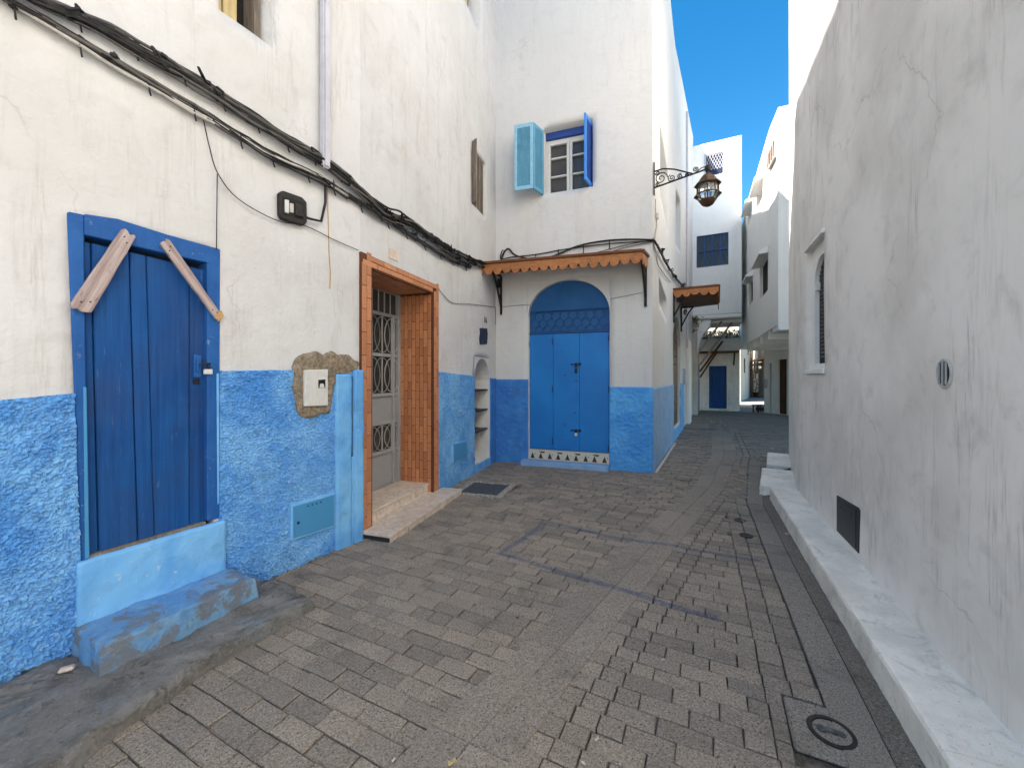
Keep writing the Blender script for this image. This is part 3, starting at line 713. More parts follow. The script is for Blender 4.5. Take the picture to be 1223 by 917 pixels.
mm = MB(); c = WA.P(*[*[WA.uv(246.5, 443, 0)[0]], .016, WA.uv(246.5, 443)[1]]); mm.box(-.026, .026, -.008, .012, -.018, .018, WA.frame(WA.uv(246, 444)[0], .026, WA.uv(246, 444)[1])); mm.build('padlock', M['meter'], door, bevel=.004)
s_, z_ = WA.uv(246, 444); mm = MB(); mm.tube([WA.P(s_-.014, .026, z_+.015), WA.P(s_-.014, .026, z_+.045), WA.P(s_, .026, z_+.06), WA.P(s_+.014, .026, z_+.045), WA.P(s_+.014, .026, z_+.015)], .004)
mm.tube([WA.P(s_-.05, .004, z_+.05), WA.P(s_-.02, .02, z_+.055), WA.P(s_+.02, .016, z_+.06)], .005); mm.tube([WA.P(s_-.03, .01, z_+.08), WA.P(s_-.005, .024, z_+.052), WA.P(s_+.01, .012, z_+.02)], .004)
mm.build('hasp', M['dark_iron'], door)
# plinth under the door
p0, p1 = sA(89), sA(266)
mm = rough_grid(WA, p0, p1, .15, lambda s: np.interp(s, [p0, p1], [WA.uv(90, 671)[1], WA.uv(262, 621)[1]]), .02, lambda s, z: .012*fbm(s*5, z*5, 4), .045, 12, .0)
mm.build('door_plinth', M['blue_smooth'], hA, smooth_=True, norm=False)
mm = MB(); mm.prism(WA, A_([(101, 668.5), (246, 626), (246, 622.5), (101, 665)]), -.10, .006); mm.build('sill', M['weathered'], hA, bevel=.004)
# upper window with yellow shutters
w = MB(); zz0 = win_z0
mm = MB(); mm.wbox(WA, win_s0-.01, win_s1+.01, -.31, -.285, zz0-.01, zz0+1.5); wn_ = mm.build('window', M['interior'], hA)
L_w = win_s1-win_s0
for a, b in ((.02, .24), (.26, .52)):
    mm = MB(); mm.wbox(WA, win_s0+L_w*a, win_s0+L_w*b, -.20, -.16, zz0+.01, zz0+1.45); mm.build('shutter_board', M['yellow'], wn_, bevel=.004)
mm = MB(); mm.wbox(WA, win_s0+L_w*.80, win_s0+L_w*.90, -.28, -.12, zz0+.005, zz0+1.45); mm.build('frame_post', M['weathered'], wn_, bevel=.006)

# --- steps of the boarded door
def worn_block(pts_xy, z0, z1, amp, seed, nseg=26, nr=6, taper=.03):
    """a block with a worn, uneven rim: outline polygon resampled, top sunk and lumpy"""
    P = [Vector(p) for p in pts_xy]; out = []
    per = sum((P[(i+1) % len(P)]-P[i]).length for i in range(len(P)))
    for i in range(len(P)):
        a, b = P[i], P[(i+1) % len(P)]; n = max(2, int(nseg*8*(b-a).length/per))
        out += [a+(b-a)*k/n for k in range(n)]
    n = len(out); c = sum(out, Vector((0, 0)))/n; m = MB(); rings = []
    spec = [(1.0, z0), (1.0, z0+(z1-z0)*.35), (.995, z0+(z1-z0)*.7), (.985, z1-.012), (.96, z1), (.80, z1+.002), (.55, z1-.004), (.28, z1-.004)]
    for k, (f, z) in enumerate(spec):
        ring = []
        for p in out:
            d = p-c; L = d.length
            e = amp*float(fbm(np.array(p.x*9+seed+k*.15), np.array(p.y*9+k*.3), 4))*(1.6 if k < 5 else .3)
            q = c+d*(f+e/max(L, .1)) if f < .9 else c+d+d.normalized()*(e-(1-f)*min(L, .4)*.8)
            zz = z+(amp*.9*float(fbm(np.array(q.x*7+seed), np.array(q.y*7+seed), 4)) if k >= 3 else (amp*.4*float(pnoise(np.array(p.x*11+k), np.array(p.y*11))) if k else 0))
            ring.append(len(m.v)); m.v.append((q.x, q.y, zz))
        rings.append(ring)
    for a, b in zip(rings, rings[1:]):
        for i in range(n): m.f.append((a[i], a[(i+1) % n], b[(i+1) % n], b[i]))
    m.f.append(tuple(rings[-1])); return m
st = empty('doorstep', WA.P(sA(180), .35, 0), 'crumbling blue-washed concrete doorstep below the boarded plank door', 'doorstep')
pl = [WA.P(sA(84), .0, 0).xy, WA.P(sA(84), .40, 0).xy, WA.P(sA(180), .40, 0).xy, WA.P(sA(272), .36, 0).xy, WA.P(sA(273), .0, 0).xy]
worn_block(pl, .02, .225, .015, 2.0, 44).build('upper_step', M['blue_step'], st, smooth_=True)
pl = [WA.P(sA(0)-.6, .0, 0).xy, WA.P(sA(0)-.6, .80, 0).xy, gnd(95, 890, .08), gnd(230, 795, .08), gnd(330, 738, .08), gnd(374, 714, .08), gnd(337, 697, .08), WA.P(sA(300), .02, 0).xy]
worn_block(pl, -.03, .085, .032, 5.0, 60).build('lower_ledge', M['concrete'], st, smooth_=True)

# --- things fixed to wall A
def plate(W, pts, t0, t1, name, mat, label, cat, bevel=.003, parent=None):
    mm = MB(); mm.prism(W, W.poly(pts), t0, t1); o = mm.build(name, mat, parent, bevel=bevel)
    if label: tag(o, label, cat)
    return o
t = empty('gas_meter_hatch', WA.P(sA(370), .03, WA.uv(370, 643)[1]), 'blue painted metal utility hatch low on the roughcast wall by the tiled doorway', 'hatch')
plate(WA, [(344, 601), (396.5, 586.5), (396.5, 628), (344, 645)], .0, .040, 'frame', M['blue_smooth'], None, None, .004, t)
plate(WA, [(346.5, 604), (395, 590), (395, 626), (346.5, 641.5)], .038, .047, 'hatch_door', M['plate'], None, None, .003, t)
for u, v in ((364, 603), (369, 601.5), (374, 600), (379, 598.5)):
    s_, z_ = WA.uv(u, v); mm = MB(); mm.wbox(WA, s_-.006, s_+.006, .046, .049, z_-.006, z_+.006); mm.build('vent_hole', M['interior'], t)
s_, z_ = WA.uv(352, 623); mm = MB(); mm.wbox(WA, s_-.012, s_+.012, .046, .051, z_-.012, z_+.012); mm.build('latch', M['dark_iron'], t, bevel=.003)
# cement patch with meter box
pts = []
for k_ in range(44):
    a = 2*math.pi*k_/44; rr = 1+.13*math.sin(3*a+1)+.10*math.sin(5*a)+.05*math.sin(11*a+2)
    pts.append((386+39*rr*math.cos(a)*(1.0 if math.cos(a) < 0 or math.sin(a) < 0 else .62), 457-38*rr*math.sin(a)*-1 if False else 459+40*rr*math.sin(a)))
pts = [(348, 437), (352, 428), (362, 422), (375, 420), (384, 424), (393, 419), (402, 424), (412, 423), (419, 429), (426, 432), (425, 440), (412, 444), (400, 446), (399, 455), (395, 465), (394, 480), (390, 493), (378, 496), (368, 499), (358, 498), (352, 490), (350, 476), (347, 462), (349, 450)]
_rp = []
for i_ in range(len(pts)):
    (x0_, y0_), (x1_, y1_) = pts[i_], pts[(i_+1) % len(pts)]
    for k_ in range(5): _rp.append((x0_+(x1_-x0_)*k_/5+1.6*float(fbm(np.array(i_*1.3+k_*.31), np.array(2.), 3)), y0_+(y1_-y0_)*k_/5+1.6*float(fbm(np.array(i_*1.1+k_*.27), np.array(7.), 3))))
pts = _rp
mm = MB(); pz = WA.poly(pts); cs = (sum(a for a, b in pz)/len(pz), sum(b for a, b in pz)/len(pz)); n = len(pz)
rr_ = random.Random(4)
for f_, t_ in ((1.0, .005), (1.0, .030), (.93, .036), (.7, .034), (.4, .03), (.0, .03)):
    for a, b in pz: mm.v.append(tuple(WA.P(cs[0]+(a-cs[0])*f_, t_+rr_.uniform(-.005, .005), cs[1]+(b-cs[1])*f_)))
for r_ in range(5):
    for i in range(n): mm.f.append((r_*n+i, r_*n+(i+1) % n, (r_+1)*n+(i+1) % n, (r_+1)*n+i))
tag(mm.build('cement_patch', M['cement'], smooth_=True), 'rough brown cement patch round the white meter box', 'plaster patch')
t = empty('meter_box', WA.P(sA(373), .05, WA.uv(373, 485)[1]), 'pale grey electricity meter box set in the brown cement patch', 'meter box')
plate(WA, [(359, 442), (387, 441), (387, 484), (359, 485)], .02, .058, 'cover', M['meter'], None, None, .005, t)
plate(WA, [(373.5, 452), (384.5, 451.5), (384.5, 464.5), (373.5, 465)], .057, .0605, 'window_frame', M['meter'], None, None, .001, t)
plate(WA, [(374.8, 453.5), (383.3, 453), (383.3, 463), (374.8, 463.5)], .060, .0615, 'reading_window', M['glass'], None, None, 0, t)
plate(WA, [(377, 458), (381, 458), (382, 462.8), (376, 463)], .0616, .0635, 'dial', M['meter'], None, None, 0, t)
for i in range(7):
    u = 361+i*3.7; plate(WA, [(u, 466), (u+1.1, 466), (u+1.1, 482), (u, 482)], .058, .0605, 'rib', M['meter'], None, None, 0, t)
# black junction box
t = empty('junction_box', WA.P(sA(347), .06, WA.uv(347, 270)[1]), 'black open electrical junction box on the white wall under the cable bundle', 'junction box')
plate(WA, [(329.5, 232), (334, 229), (357, 237), (362.5, 243), (363, 266), (359, 271), (333, 263), (330, 258)], .005, .05, 'back_box', M['dark_iron'], None, None, .008, t)
plate(WA, [(333, 236), (355, 242), (359, 246), (359, 263), (334, 258)], .049, .052, 'recess', M['interior'], None, None, 0, t)
plate(WA, [(335, 240), (340, 241), (340, 257), (335, 255)], .051, .062, 'terminal_block', M['meter'], None, None, .004, t)
plate(WA, [(341, 244), (346, 245), (346, 256), (341, 255)], .051, .058, 'terminal_block', M['cable_white'], None, None, .004, t)
plate(WA, [(347, 243), (356, 246), (357, 262), (347, 259)], .051, .07, 'fuse_holder', M['dark_iron'], None, None, .005, t)
mm = MB(); s_, z_ = WA.uv(359, 260); s2, z2 = WA.uv(386, 243); s3, z3 = WA.uv(385, 218)
mm.tube([WA.P(s_, .04, z_), WA.P(s_+.06, .05, z_-.0), WA.P(s2-.05, .04, z_+.02), WA.P(s2, .03, z2), WA.P(s3, .04, z3)], .011); mm.build('feed_cable', M['cable'], t, smooth_=True)
# lavender downpipe (box section) between the two house fronts
mm = MB(); mm.wbox(WA, sA(379.5), sA(388.5), .012, .085, WA.uv(384, 203)[1], 12.1)
t = mm.build('downpipe', M['lavender'], bevel=.015, seg=2); tag(t, 'grey-lavender downpipe running up the white wall above the cables', 'pipe')

# ================================================================== house B: tiled doorway
hB = empty('white_house', WB.P(1.8, 0, 0), 'white house with the terracotta-tiled doorway and iron door', 'house')
sB = lambda u, t=0: WB.s(u, t); BAMP, BSEED = .009, 8.0
ds0, ds1 = sB(441.5), sB(516); dlz = (WB.uv(441.5, 320.4)[1]+WB.uv(516, 350)[1])/2; dbz = -.05
nsa, nsb = sB(566.5), sB(584.5); nzt = WB.uv(575, 428)[1]; nz0 = WB.uv(575, 553)[1]+.03
w1 = (sB(564), sB(579.5), WB.uv(564, 244)[1], WB.uv(572, 186)[1]); w2 = (sB(553), sB(573), WB.uv(573, 38)[1], WB.uv(573, 38)[1]+1.2)
YB = next(s for s in np.arange(0, 4, .02) if WB.P(s, 0, 0).y > 5.6)
wall_grid(WB, 0, WB.L, -.1, 12.0, [(ds0, ds1, dbz, dlz, .62, 'nobottom'), (nsa, nsb, nz0, nzt+.02, .34), (w1[0], w1[1], w1[2], w1[3], .18), (*w2, .25)], .11, BAMP, .004, BSEED).build('wall', M['white'], hB, smooth_=True, norm=False)
roof_slab(WB, 0, YB, 12.02, 7).build('roof', M['cream'], hB)  # height out of view, chosen for how far it shades the right wall
mm = MB(); mm.wbox(WB, YB, WB.L+.3, -5, .0, 12.0, 14.4); mm.build('shade_block', M['cream'], hB)  # added out-of-view block that keeps sun off the corner house front
# arched niche
am, arc = arch_fill(WB, nsa, nsb, nzt-.38, nzt, nzt+.02, .34, BAMP, BSEED, 14); am.build('niche_arch', M['white'], hB)
mm = MB(); mm.wbox(WB, nsa-.02, nsb+.02, -.36, -.335, nz0-.02, nzt+.02); nb = mm.build('niche_back', M['white'], hB)
for v in (466, 490.5, 514.5):
    z_ = WB.uv(575, v)[1]; mm = MB(); mm.wbox(WB, nsa, nsb, -.33, -.03, z_-.018, z_+.012); mm.build('niche_shelf', M['black_plate'], nb, bevel=.004)
# base coat pieces
zB = lambda s: np.interp(s, [sB(524), sB(590)], [WB.uv(524, 444)[1], WB.uv(590, 452)[1]])
rough_grid(WB, sB(523), nsa-.02, -.03, zB, .016, rough(.017, 20, 3), .012, 3).build('base_coat', M['blue_rough'], hB, smooth_=True, norm=False)
rough_grid(WB, nsb+.02, WB.L, -.03, zB, .02, rough(.012, 12, 9), .010, 9).build('base_coat', M['blue_deep'], hB, smooth_=True, norm=False)
mm = MB(); mm.wbox(WB, nsa-.02, nsb+.02, -.02, .02, -.03, nz0); mm.build('niche_sill', M['blue_smooth'], hB, bevel=.006)
# tiled door surround
ts = MB(); fo0, fo1 = sB(429), sB(522); ft = (WB.uv(429, 300)[1]+WB.uv(522, 342)[1])/2
ts.wbox(WB, fo0, ds0-.0, .0, .022, -.06, ft); ts.wbox(WB, ds1, fo1, .0, .022, -.06, ft); ts.wbox(WB, ds0, ds1, .0, .022, dlz, ft)
ts.wbox(WB, ds0, ds0+.012, -.60, .022, -.06, dlz-.001); ts.wbox(WB, ds1-.012, ds1, -.60, .022, -.06, dlz-.001); ts.wbox(WB, ds0+.012, ds1-.012, -.60, .022, dlz-.013, dlz-.001)
sur = ts.build('tiled_surround', M['grout'], hB)
def tile_mesh(w, h, d=.008):
    mm = MB(); mm.box(-w/2, w/2, 0, d, -h/2, h/2); return mm.mesh('tile', M['tile'], bevel=.003)
TW = (ds0-fo0-.012)/2; TH = .235
tv = tile_mesh(TW-.006, TH-.006); tcol = []
def put_tile(me, W, s, t, z, rz=0.0, tilt=False):
    Mx = W.frame(s, t, z)
    if rz: Mx = Mx @ Matrix.Rotation(rz, 4, 'Z')
    if tilt: Mx = Mx @ Matrix.Rotation(math.pi/2, 4, 'Y')
    link(bpy.data.objects.new('tile', me), sur, Mx)
TW2 = (fo1-ds1-.008)/2; tv2 = tile_mesh(TW2-.006, TH-.006)
for base, wd, me in ((fo0+.006, TW, tv), (ds1+.006, TW2, tv2)):
    for c_ in (0, 1):
        z_ = -.04-(TH*.5 if c_ else 0)
        while z_ < ft-.14:
            if z_+TH > -.0: put_tile(me, WB, base+wd*(c_+.5), .0225, z_+TH/2)
            z_ += TH
lh = (ft-dlz-.006)/2; tl = tile_mesh(TH-.006, lh-.006)
for r_ in (0, 1):
    s_ = fo0+.02+(TH*.5 if r_ else 0)
    while s_+TH < fo1+.02:
        put_tile(tl, WB, s_+TH/2, .023, dlz+.003+lh*(r_+.5)); s_ += TH
# reveals: running vertical tiles on the right jamb (seen) and soffit
RW = .060; tr = tile_mesh(RW-.006, TH-.006, .006)
ncol = 8
for c_ in range(ncol):
    t_ = -.005-RW*(c_+.5); z_ = .02-(TH*.5 if c_ % 2 else 0)
    while z_+TH*.6 < dlz:
        h_ = min(TH, dlz-.02-z_)
        if h_ > .05 and z_+h_ > .02:
            Mx = WB.frame(ds1-.012, t_, z_+h_/2) @ Matrix.Rotation(math.pi/2, 4, 'Z') @ Matrix.Diagonal((1, 1, h_/TH, 1))
            link(bpy.data.objects.new('tile', tr), sur, Mx)
        z_ += TH
for c_ in range(ncol):
    for i in range(int((ds1-ds0-.03)/TH)+1):
        s_ = ds0+.015+TH*(i+.5)
        if s_+TH*.5 > ds1: continue
        Mx = WB.frame(s_, -.005-RW*(c_+.5), dlz-.013) @ Matrix.Rotation(-math.pi/2, 4, 'X') @ Matrix.Rotation(math.pi/2, 4, 'Y')
        link(bpy.data.objects.new('tile', tr), sur, Mx)
# grey iron door at the back of the reveal
DT = -.50; z_of = lambda v: WB.uv(481, v, DT)[1]
zt_, zbt = dlz-.014, .17
dm = MB(); dm.wbox(WB, ds0+.012, ds1-.012, DT-.05, DT-.03, zbt-.1, zt_); idoor = dm.build('iron_door', M['pane'], hB)
def bar(s0, s1, z0, z1, t0=DT-.03, t1=DT+.01, mat='grey_metal', nm='rail', bev=.004, par=None):
    mm = MB(); mm.wbox(WB, s0, s1, t0, t1, z0, z1); return mm.build(nm, M[mat], par or idoor, bevel=bev)
il, ir = ds0+.02, ds1-.02
zs_ = [z_of(v) for v in (355, 381, 426, 470, 501, 533, 578)]
bar(il, ir, zs_[0]-.01, zt_, nm='transom_rail'); 
for z_ in zs_[1:6]: bar(il, ir, z_-.022, z_+.022)
bar(ir-.05, ir, zbt-.05, zt_, t1=DT+.025, nm='stile'); bar(il, il+.05, zbt-.05, zt_, t1=DT+.025, nm='stile'); bar(ir-.16, ir-.12, zbt-.05, zs_[1], t1=DT+.018, nm='stile')
bar(il, ir, zs_[4]+.02, zs_[3]-.02, t1=DT-.012, nm='panel', bev=.002); bar(il, ir, zbt-.05, zs_[5]-.02, t1=DT-.012, nm='panel', bev=.002)
cx_ = il+.42
bar(cx_-.10, cx_+.10, zs_[3]-.14, zs_[3]-.09, t0=DT-.012, t1=DT+.004, mat='grey_iron', nm='letter_slot', bev=.003)
bar(cx_-.08, cx_+.08, zs_[3]-.13, zs_[3]-.10, t0=DT+.002, t1=DT+.006, mat='interior', nm='slot', bev=0)
for i in range(9):
    s_ = il+.06+i*(ir-.2-il-.06)/8; bar(s_-.006, s_+.006, zs_[1]+.02, zs_[0]-.01, t0=DT-.012, t1=DT+.0, mat='grey_iron', nm='transom_bar', bev=0)
def rings(z0, z1, rows):
    mm = MB(); w_ = ir-.17-il-.05; ncl = 5; cw_ = w_/ncl; T_ = DT+.0
    for i in range(ncl+1):
        s_ = il+.05+i*cw_; mm.wbox(WB, s_-.006, s_+.006, DT-.012, DT+.004, z0, z1)
    for r_ in range(rows):
        zc = z0+(z1-z0)*(r_+.5)/rows; hh = (z1-z0)/rows*.48
        for i in range(ncl):
            sc = il+.05+(i+.5)*cw_
            for off in (-.5, .5):
                pts_ = [WB.P(sc+off*cw_+math.cos(a)*cw_*.78, T_, zc+math.sin(a)*hh) for a in np.linspace(0, 2*math.pi, 17) if abs(off*cw_+math.cos(a)*cw_*.78) < cw_*1.3]
                mm.tube(pts_, .0065, 5)
    return mm.build('ring_grille', M['grey_iron'], idoor)
rings(zs_[2]+.022, zs_[1]-.022, 1); rings(zs_[3]+.022, zs_[2]-.022, 1); rings(zs_[5]+.022, zs_[4]-.022, 1)
bar(il, ir, zs_[3], zs_[1], t0=DT-.032, t1=DT-.026, mat='black_plate', nm='mesh_backing', bev=0)
# marble steps
stB = empty('doorstep', WB.P((ds0+ds1)/2, .2, 0), 'two cream marble steps of the terracotta-tiled doorway', 'doorstep')
mm = MB(); mm.wbox(WB, ds0+.014, ds1-.014, -.50, -.06, -.03, .19); ust = mm.build('upper_step', M['marble'], stB, bevel=.004)
n_t = 4
for i in range(n_t):
    a = ds0+.016+(ds1-ds0-.032)*i/n_t; b = ds0+.016+(ds1-ds0-.032)*(i+1)/n_t
    mm = MB(); mm.wbox(WB, a+.002, b-.002, -.06, -.048, .055, .165); mm.build('riser_tile', M['marble'], ust, bevel=.002)
mm = MB(); mm.wbox(WB, ds0+.014, ds1-.014, -.50, -.035, .168, .192); mm.build('tread', M['marble'], ust, bevel=.004)
lowp = [WB.P(fo0+.03, .0, 0).xy, WB.P(fo0+.02, .34, 0).xy, WB.P(ds1+.22, .30, 0).xy, WB.P(ds1+.23, .0, 0).xy]
mm = MB(); mm.slab([tuple(p) for p in lowp], -.03, .045); lst = mm.build('lower_step', M['black_plate'], stB, bevel=.003)
lp2 = [WB.P(fo0+.015, -.06, 0).xy, WB.P(fo0+.0, .365, 0).xy, WB.P(ds1+.25, .325, 0).xy, WB.P(ds1+.25, -.06, 0).xy]
lp2[0] = WB.P(ds0+.014, -.06, 0).xy; lp2[3] = WB.P(ds1-.014, -.06, 0).xy
mm = MB(); mm.slab([tuple(p) for p in (lp2[0], WB.P(ds0+.014, .024, 0).xy, WB.P(fo0, .024, 0).xy, lp2[1], lp2[2], WB.P(ds1+.25, .024, 0).xy, WB.P(ds1-.014, .024, 0).xy, lp2[3])], .046, .072); mm.build('tread', M['marble'], lst, bevel=.004)
for i in range(5):
    a, b = i/5+.006, (i+1)/5-.006; q0 = lp2[1].lerp(lp2[2], a); q1 = lp2[1].lerp(lp2[2], b); nn = WB.n*.018
    mm = MB(); mm.slab([tuple(q0-nn), tuple(q1-nn), tuple(q1-nn*.2), tuple(q0-nn*.2)], -.03, .044); mm.build('riser_tile', M['marble'], lst, bevel=.002)
# shuttered little windows high on B
mm = MB(); mm.wbox(WB, w1[0], w1[1], -.17, -.15, w1[2], w1[3]); wnd = mm.build('window', M['interior'], hB)
mm = MB(); mm.wbox(WB, w1[0]+.03, w1[1]-.02, -.15, -.03, w1[2]+.01, w1[3]-.01); mm.build('casement', M['weathered'], wnd, bevel=.006)
for f_ in (.3, .55, .8):
    a = w1[0]+(w1[1]-w1[0])*f_; mm = MB(); mm.wbox(WB, a-.012, a+.012, -.03, .0, w1[2]+.02, w1[3]-.02); mm.build('slat', M['weathered'], wnd, bevel=.004)
mm = MB(); mm.hexa([WB.P(w1[0]-.02, .0, w1[2]), WB.P(w1[0]+.015, .0, w1[2]), WB.P(w1[0]-.03, .10, w1[2]+.02), WB.P(w1[0]-.06, .10, w1[2]+.02), WB.P(w1[0]-.02, .0, w1[3]+.08), WB.P(w1[0]+.015, .0, w1[3]+.08), WB.P(w1[0]-.03, .10, w1[3]+.10), WB.P(w1[0]-.06, .10, w1[3]+.10)]); mm.build('open_shutter', M['weathered'], wnd, bevel=.006)
mm = MB(); mm.wbox(WB, w2[0], w2[1], -.24, -.22, w2[2], w2[3]); wnd = mm.build('window', M['interior'], hB)
mm = MB(); mm.wbox(WB, w2[0]+.02, w2[0]+(w2[1]-w2[0])*.8, -.2, -.17, w2[2]+.01, w2[3]-.02); mm.build('shutter_board', M['yellow'], wnd, bevel=.004)
# plaque above the doorway, hatch, house number, painted number patch
t = plate(WB, [(463.5, 296), (475, 300), (475, 313), (463.5, 308)], .0, .012, 'wall_plaque', M['marble'], 'small chipped cream plaque on the wall above the tiled doorway', 'plaque', .002)
t = empty('meter_hatch', WB.P(sB(546), .03, WB.uv(546, 550)[1]), 'small blue utility hatch low on the wall between tiled doorway and niche', 'hatch')
plate(WB, [(538, 529), (556, 525), (556, 548), (538, 553)], .005, .035, 'frame', M['blue_smooth'], None, None, .004, t); plate(WB, [(539.3, 531), (555, 527), (555, 546.5), (539.3, 551)], .034, .040, 'hatch_door', M['plate'], None, None, .002, t)
pts = [(572.5, 392), (576, 391.5), (578, 392.5), (581, 392), (581.8, 398), (581.5, 406), (581, 411), (577, 411.5), (572.8, 411.5), (572, 404), (573, 398)]
plate(WB, pts, .003, .013, 'number_patch', M['ink'], 'smeared dark navy paint patch below the house number', 'paint patch', 0)
def lettering(txt, W, s, t, z, size, mat, name='house_number', parent=None, ext=.002):
    cu = bpy.data.curves.new(name, 'FONT'); cu.body = txt; cu.size = size; cu.extrude = ext; cu.align_x = 'CENTER'; cu.materials.append(mat)
    o = bpy.data.objects.new(name, cu); o0 = W.P(s, t, z); d = Vector((W.d.x, W.d.y, 0)); up = Vector((0, 0, 1)); n = Vector((W.n.x, W.n.y, 0))
    if d.cross(up).dot(n) < 0: d = -d
    Mx = Matrix((((d.x), up.x, n.x, o0.x), (d.y, up.y, n.y, o0.y), (d.z, up.z, n.z, o0.z), (0, 0, 0, 1)))
    COL.objects.link(o); dg = bpy.context.evaluated_depsgraph_get(); me = bpy.data.meshes.new_from_object(o.evaluated_get(dg)); bpy.data.objects.remove(o)
    return link(bpy.data.objects.new(name, me), parent, Mx)
s_, z_ = WB.uv(579, 385.5); tag(lettering('16', WB, s_, .014, z_, .15, M['ink']), 'small black painted house number on the white wall above the niche', 'house number')

# ================================================================== house C/D: the corner house with the blue shop door
hC = empty('corner_house', CD.to_3d(), 'tall white corner house with the arched blue double door and blue base', 'house')
sC = lambda u, t=0: WC.s(u, t); CAMP, CSEED = .007, 15.0
cs0, cs1 = sC(631), sC(728); c_top = WC.uv(680, 334)[1]; c_spr = WC.uv(728, 372)[1]; c_bot = (WC.uv(631, 537)[1]+WC.uv(727, 541)[1])/2
ws0, ws1 = sC(649), sC(708); wz0 = (WC.uv(649, 233)[1]+WC.uv(708, 222)[1])/2; wz1 = (WC.uv(649, 157)[1]+WC.uv(708, 137)[1])/2
wall_grid(WC, 0, WC.L, -.1, 13.0, [(cs0, cs1, -.02, c_top+.02, .13, 'nobottom'), (ws0, ws1, wz0, wz1, .28)], .12, CAMP, .004, CSEED).build('front_wall', M['white2'], hC, smooth_=True, norm=False)
am, arc = arch_fill(WC, cs0, cs1, c_spr, c_top, c_top+.02, .13, CAMP, CSEED, 24); am.build('arch', M['white2'], hC)
# base coats
zcl, zcr = WC.uv(610, 453)[1], WC.uv(755, 462)[1]
rough_grid(WC, .0, cs0-.0, -.03, zcl, .022, rough(.014, 9, 2), .010, 2).build('base_coat', M['blue_deep'], hC, smooth_=True, norm=False)
rough_grid(WC, cs1, WC.L+.012, -.03, zcr, .018, rough(.020, 12, 4), .012, 4).build('base_coat', M['blue_mid'], hC, smooth_=True, norm=False)
# arched blue door
dp = MB(); dp.prism(WC, [(cs0, -.02)]+[(a, z) for a, z in arc]+[(cs1, -.02)], -.14, -.10); cdoor = dp.build('shop_door', M['shop_blue2'], hC)
ztr = (WC.uv(631, 399)[1]+WC.uv(728, 396)[1])/2; zgr = (WC.uv(631, 372)[1]+WC.uv(728, 367)[1])/2
e_ = [cs0+.012, sC(660), sC(691.5), cs1-.012]
for i in range(3):
    mm = MB(); mm.wbox(WC, e_[i]+.002, e_[i+1]-.002, -.10, -.055-(.0 if i else .006), c_bot+.01, ztr-.005); mm.build('leaf_panel', M['shop_blue'], cdoor, bevel=.004)
mm = MB(); mm.wbox(WC, cs0+.004, cs1-.004, -.10, -.045, ztr, ztr+.03); mm.build('transom_bar', M['iron_blue'], cdoor, bevel=.004)
mm = MB(); gw = cs1-cs0-.06; nx, nz_ = 9, 3
for r_ in range(nz_+1):
    for i in range(nx*2+1):
        sc = cs0+.03+gw*i/(nx*2); zc = ztr+.03+(zgr-ztr-.03)*r_/nz_
        if (i+r_) % 2 == 0 and r_ < nz_:
            a_ = [WC.P(min(max(sc+math.cos(a)*gw/(nx*2)*1.05, cs0+.02), cs1-.02), -.07, zc+math.sin(a)*(zgr-ztr-.03)/nz_*.95) for a in np.linspace(0, math.pi, 9)]
            mm.tube(a_, .006, 5)
for z_ in (ztr+.04, zgr): mm.tube([WC.P(cs0+.02, -.07, z_), WC.P(cs1-.02, -.07, z_)], .009, 6)
mm.build('fan_grille', M['iron_blue'], cdoor)
for u, v in ((688, 437), (688, 516)):
    s_, z_ = WC.uv(u, v, -.05); mm = MB(); mm.tube([WC.P(s_-.10, -.04, z_+.03), WC.P(s_+.10, -.04, z_+.035)], .011); mm.wbox(WC, s_-.02, s_+.02, -.055, -.03, z_-.03, z_+.05)
    mm.wbox(WC, s_+.05, s_+.075, -.055, -.025, z_-.0, z_+.06); mm.build('bolt', M['dark_iron'], cdoor, bevel=.002)
    mm = MB(); mm.wbox(WC, s_-.022, s_+.022, -.045, -.02, z_-.13 if v < 500 else z_-.07, z_-.045 if v < 500 else z_-.01); mm.build('padlock', M['dark_iron'] if v < 500 else M['meter'], cdoor, bevel=.008)
for u, v in ((660, 408), (660, 465), (660, 527), (631.5, 412), (631.5, 460), (727, 404), (727, 465), (727, 535)):
    s_, z_ = WC.uv(u, v, -.05); mm = MB(); mm.tube([WC.P(s_, -.045, z_-.06), WC.P(s_, -.045, z_+.06)], .013, 8); mm.build('hinge', M['iron_blue'], cdoor)
for u, v in ((674.5, 448), (674, 507), (686.5, 493), (688, 455)):
    s_, z_ = WC.uv(u, v, -.05); mm = MB(); mm.wbox(WC, s_-.012, s_+.012, -.056, -.052, z_-.01, z_+.01); mm.build('keyhole', M['interior'], cdoor)
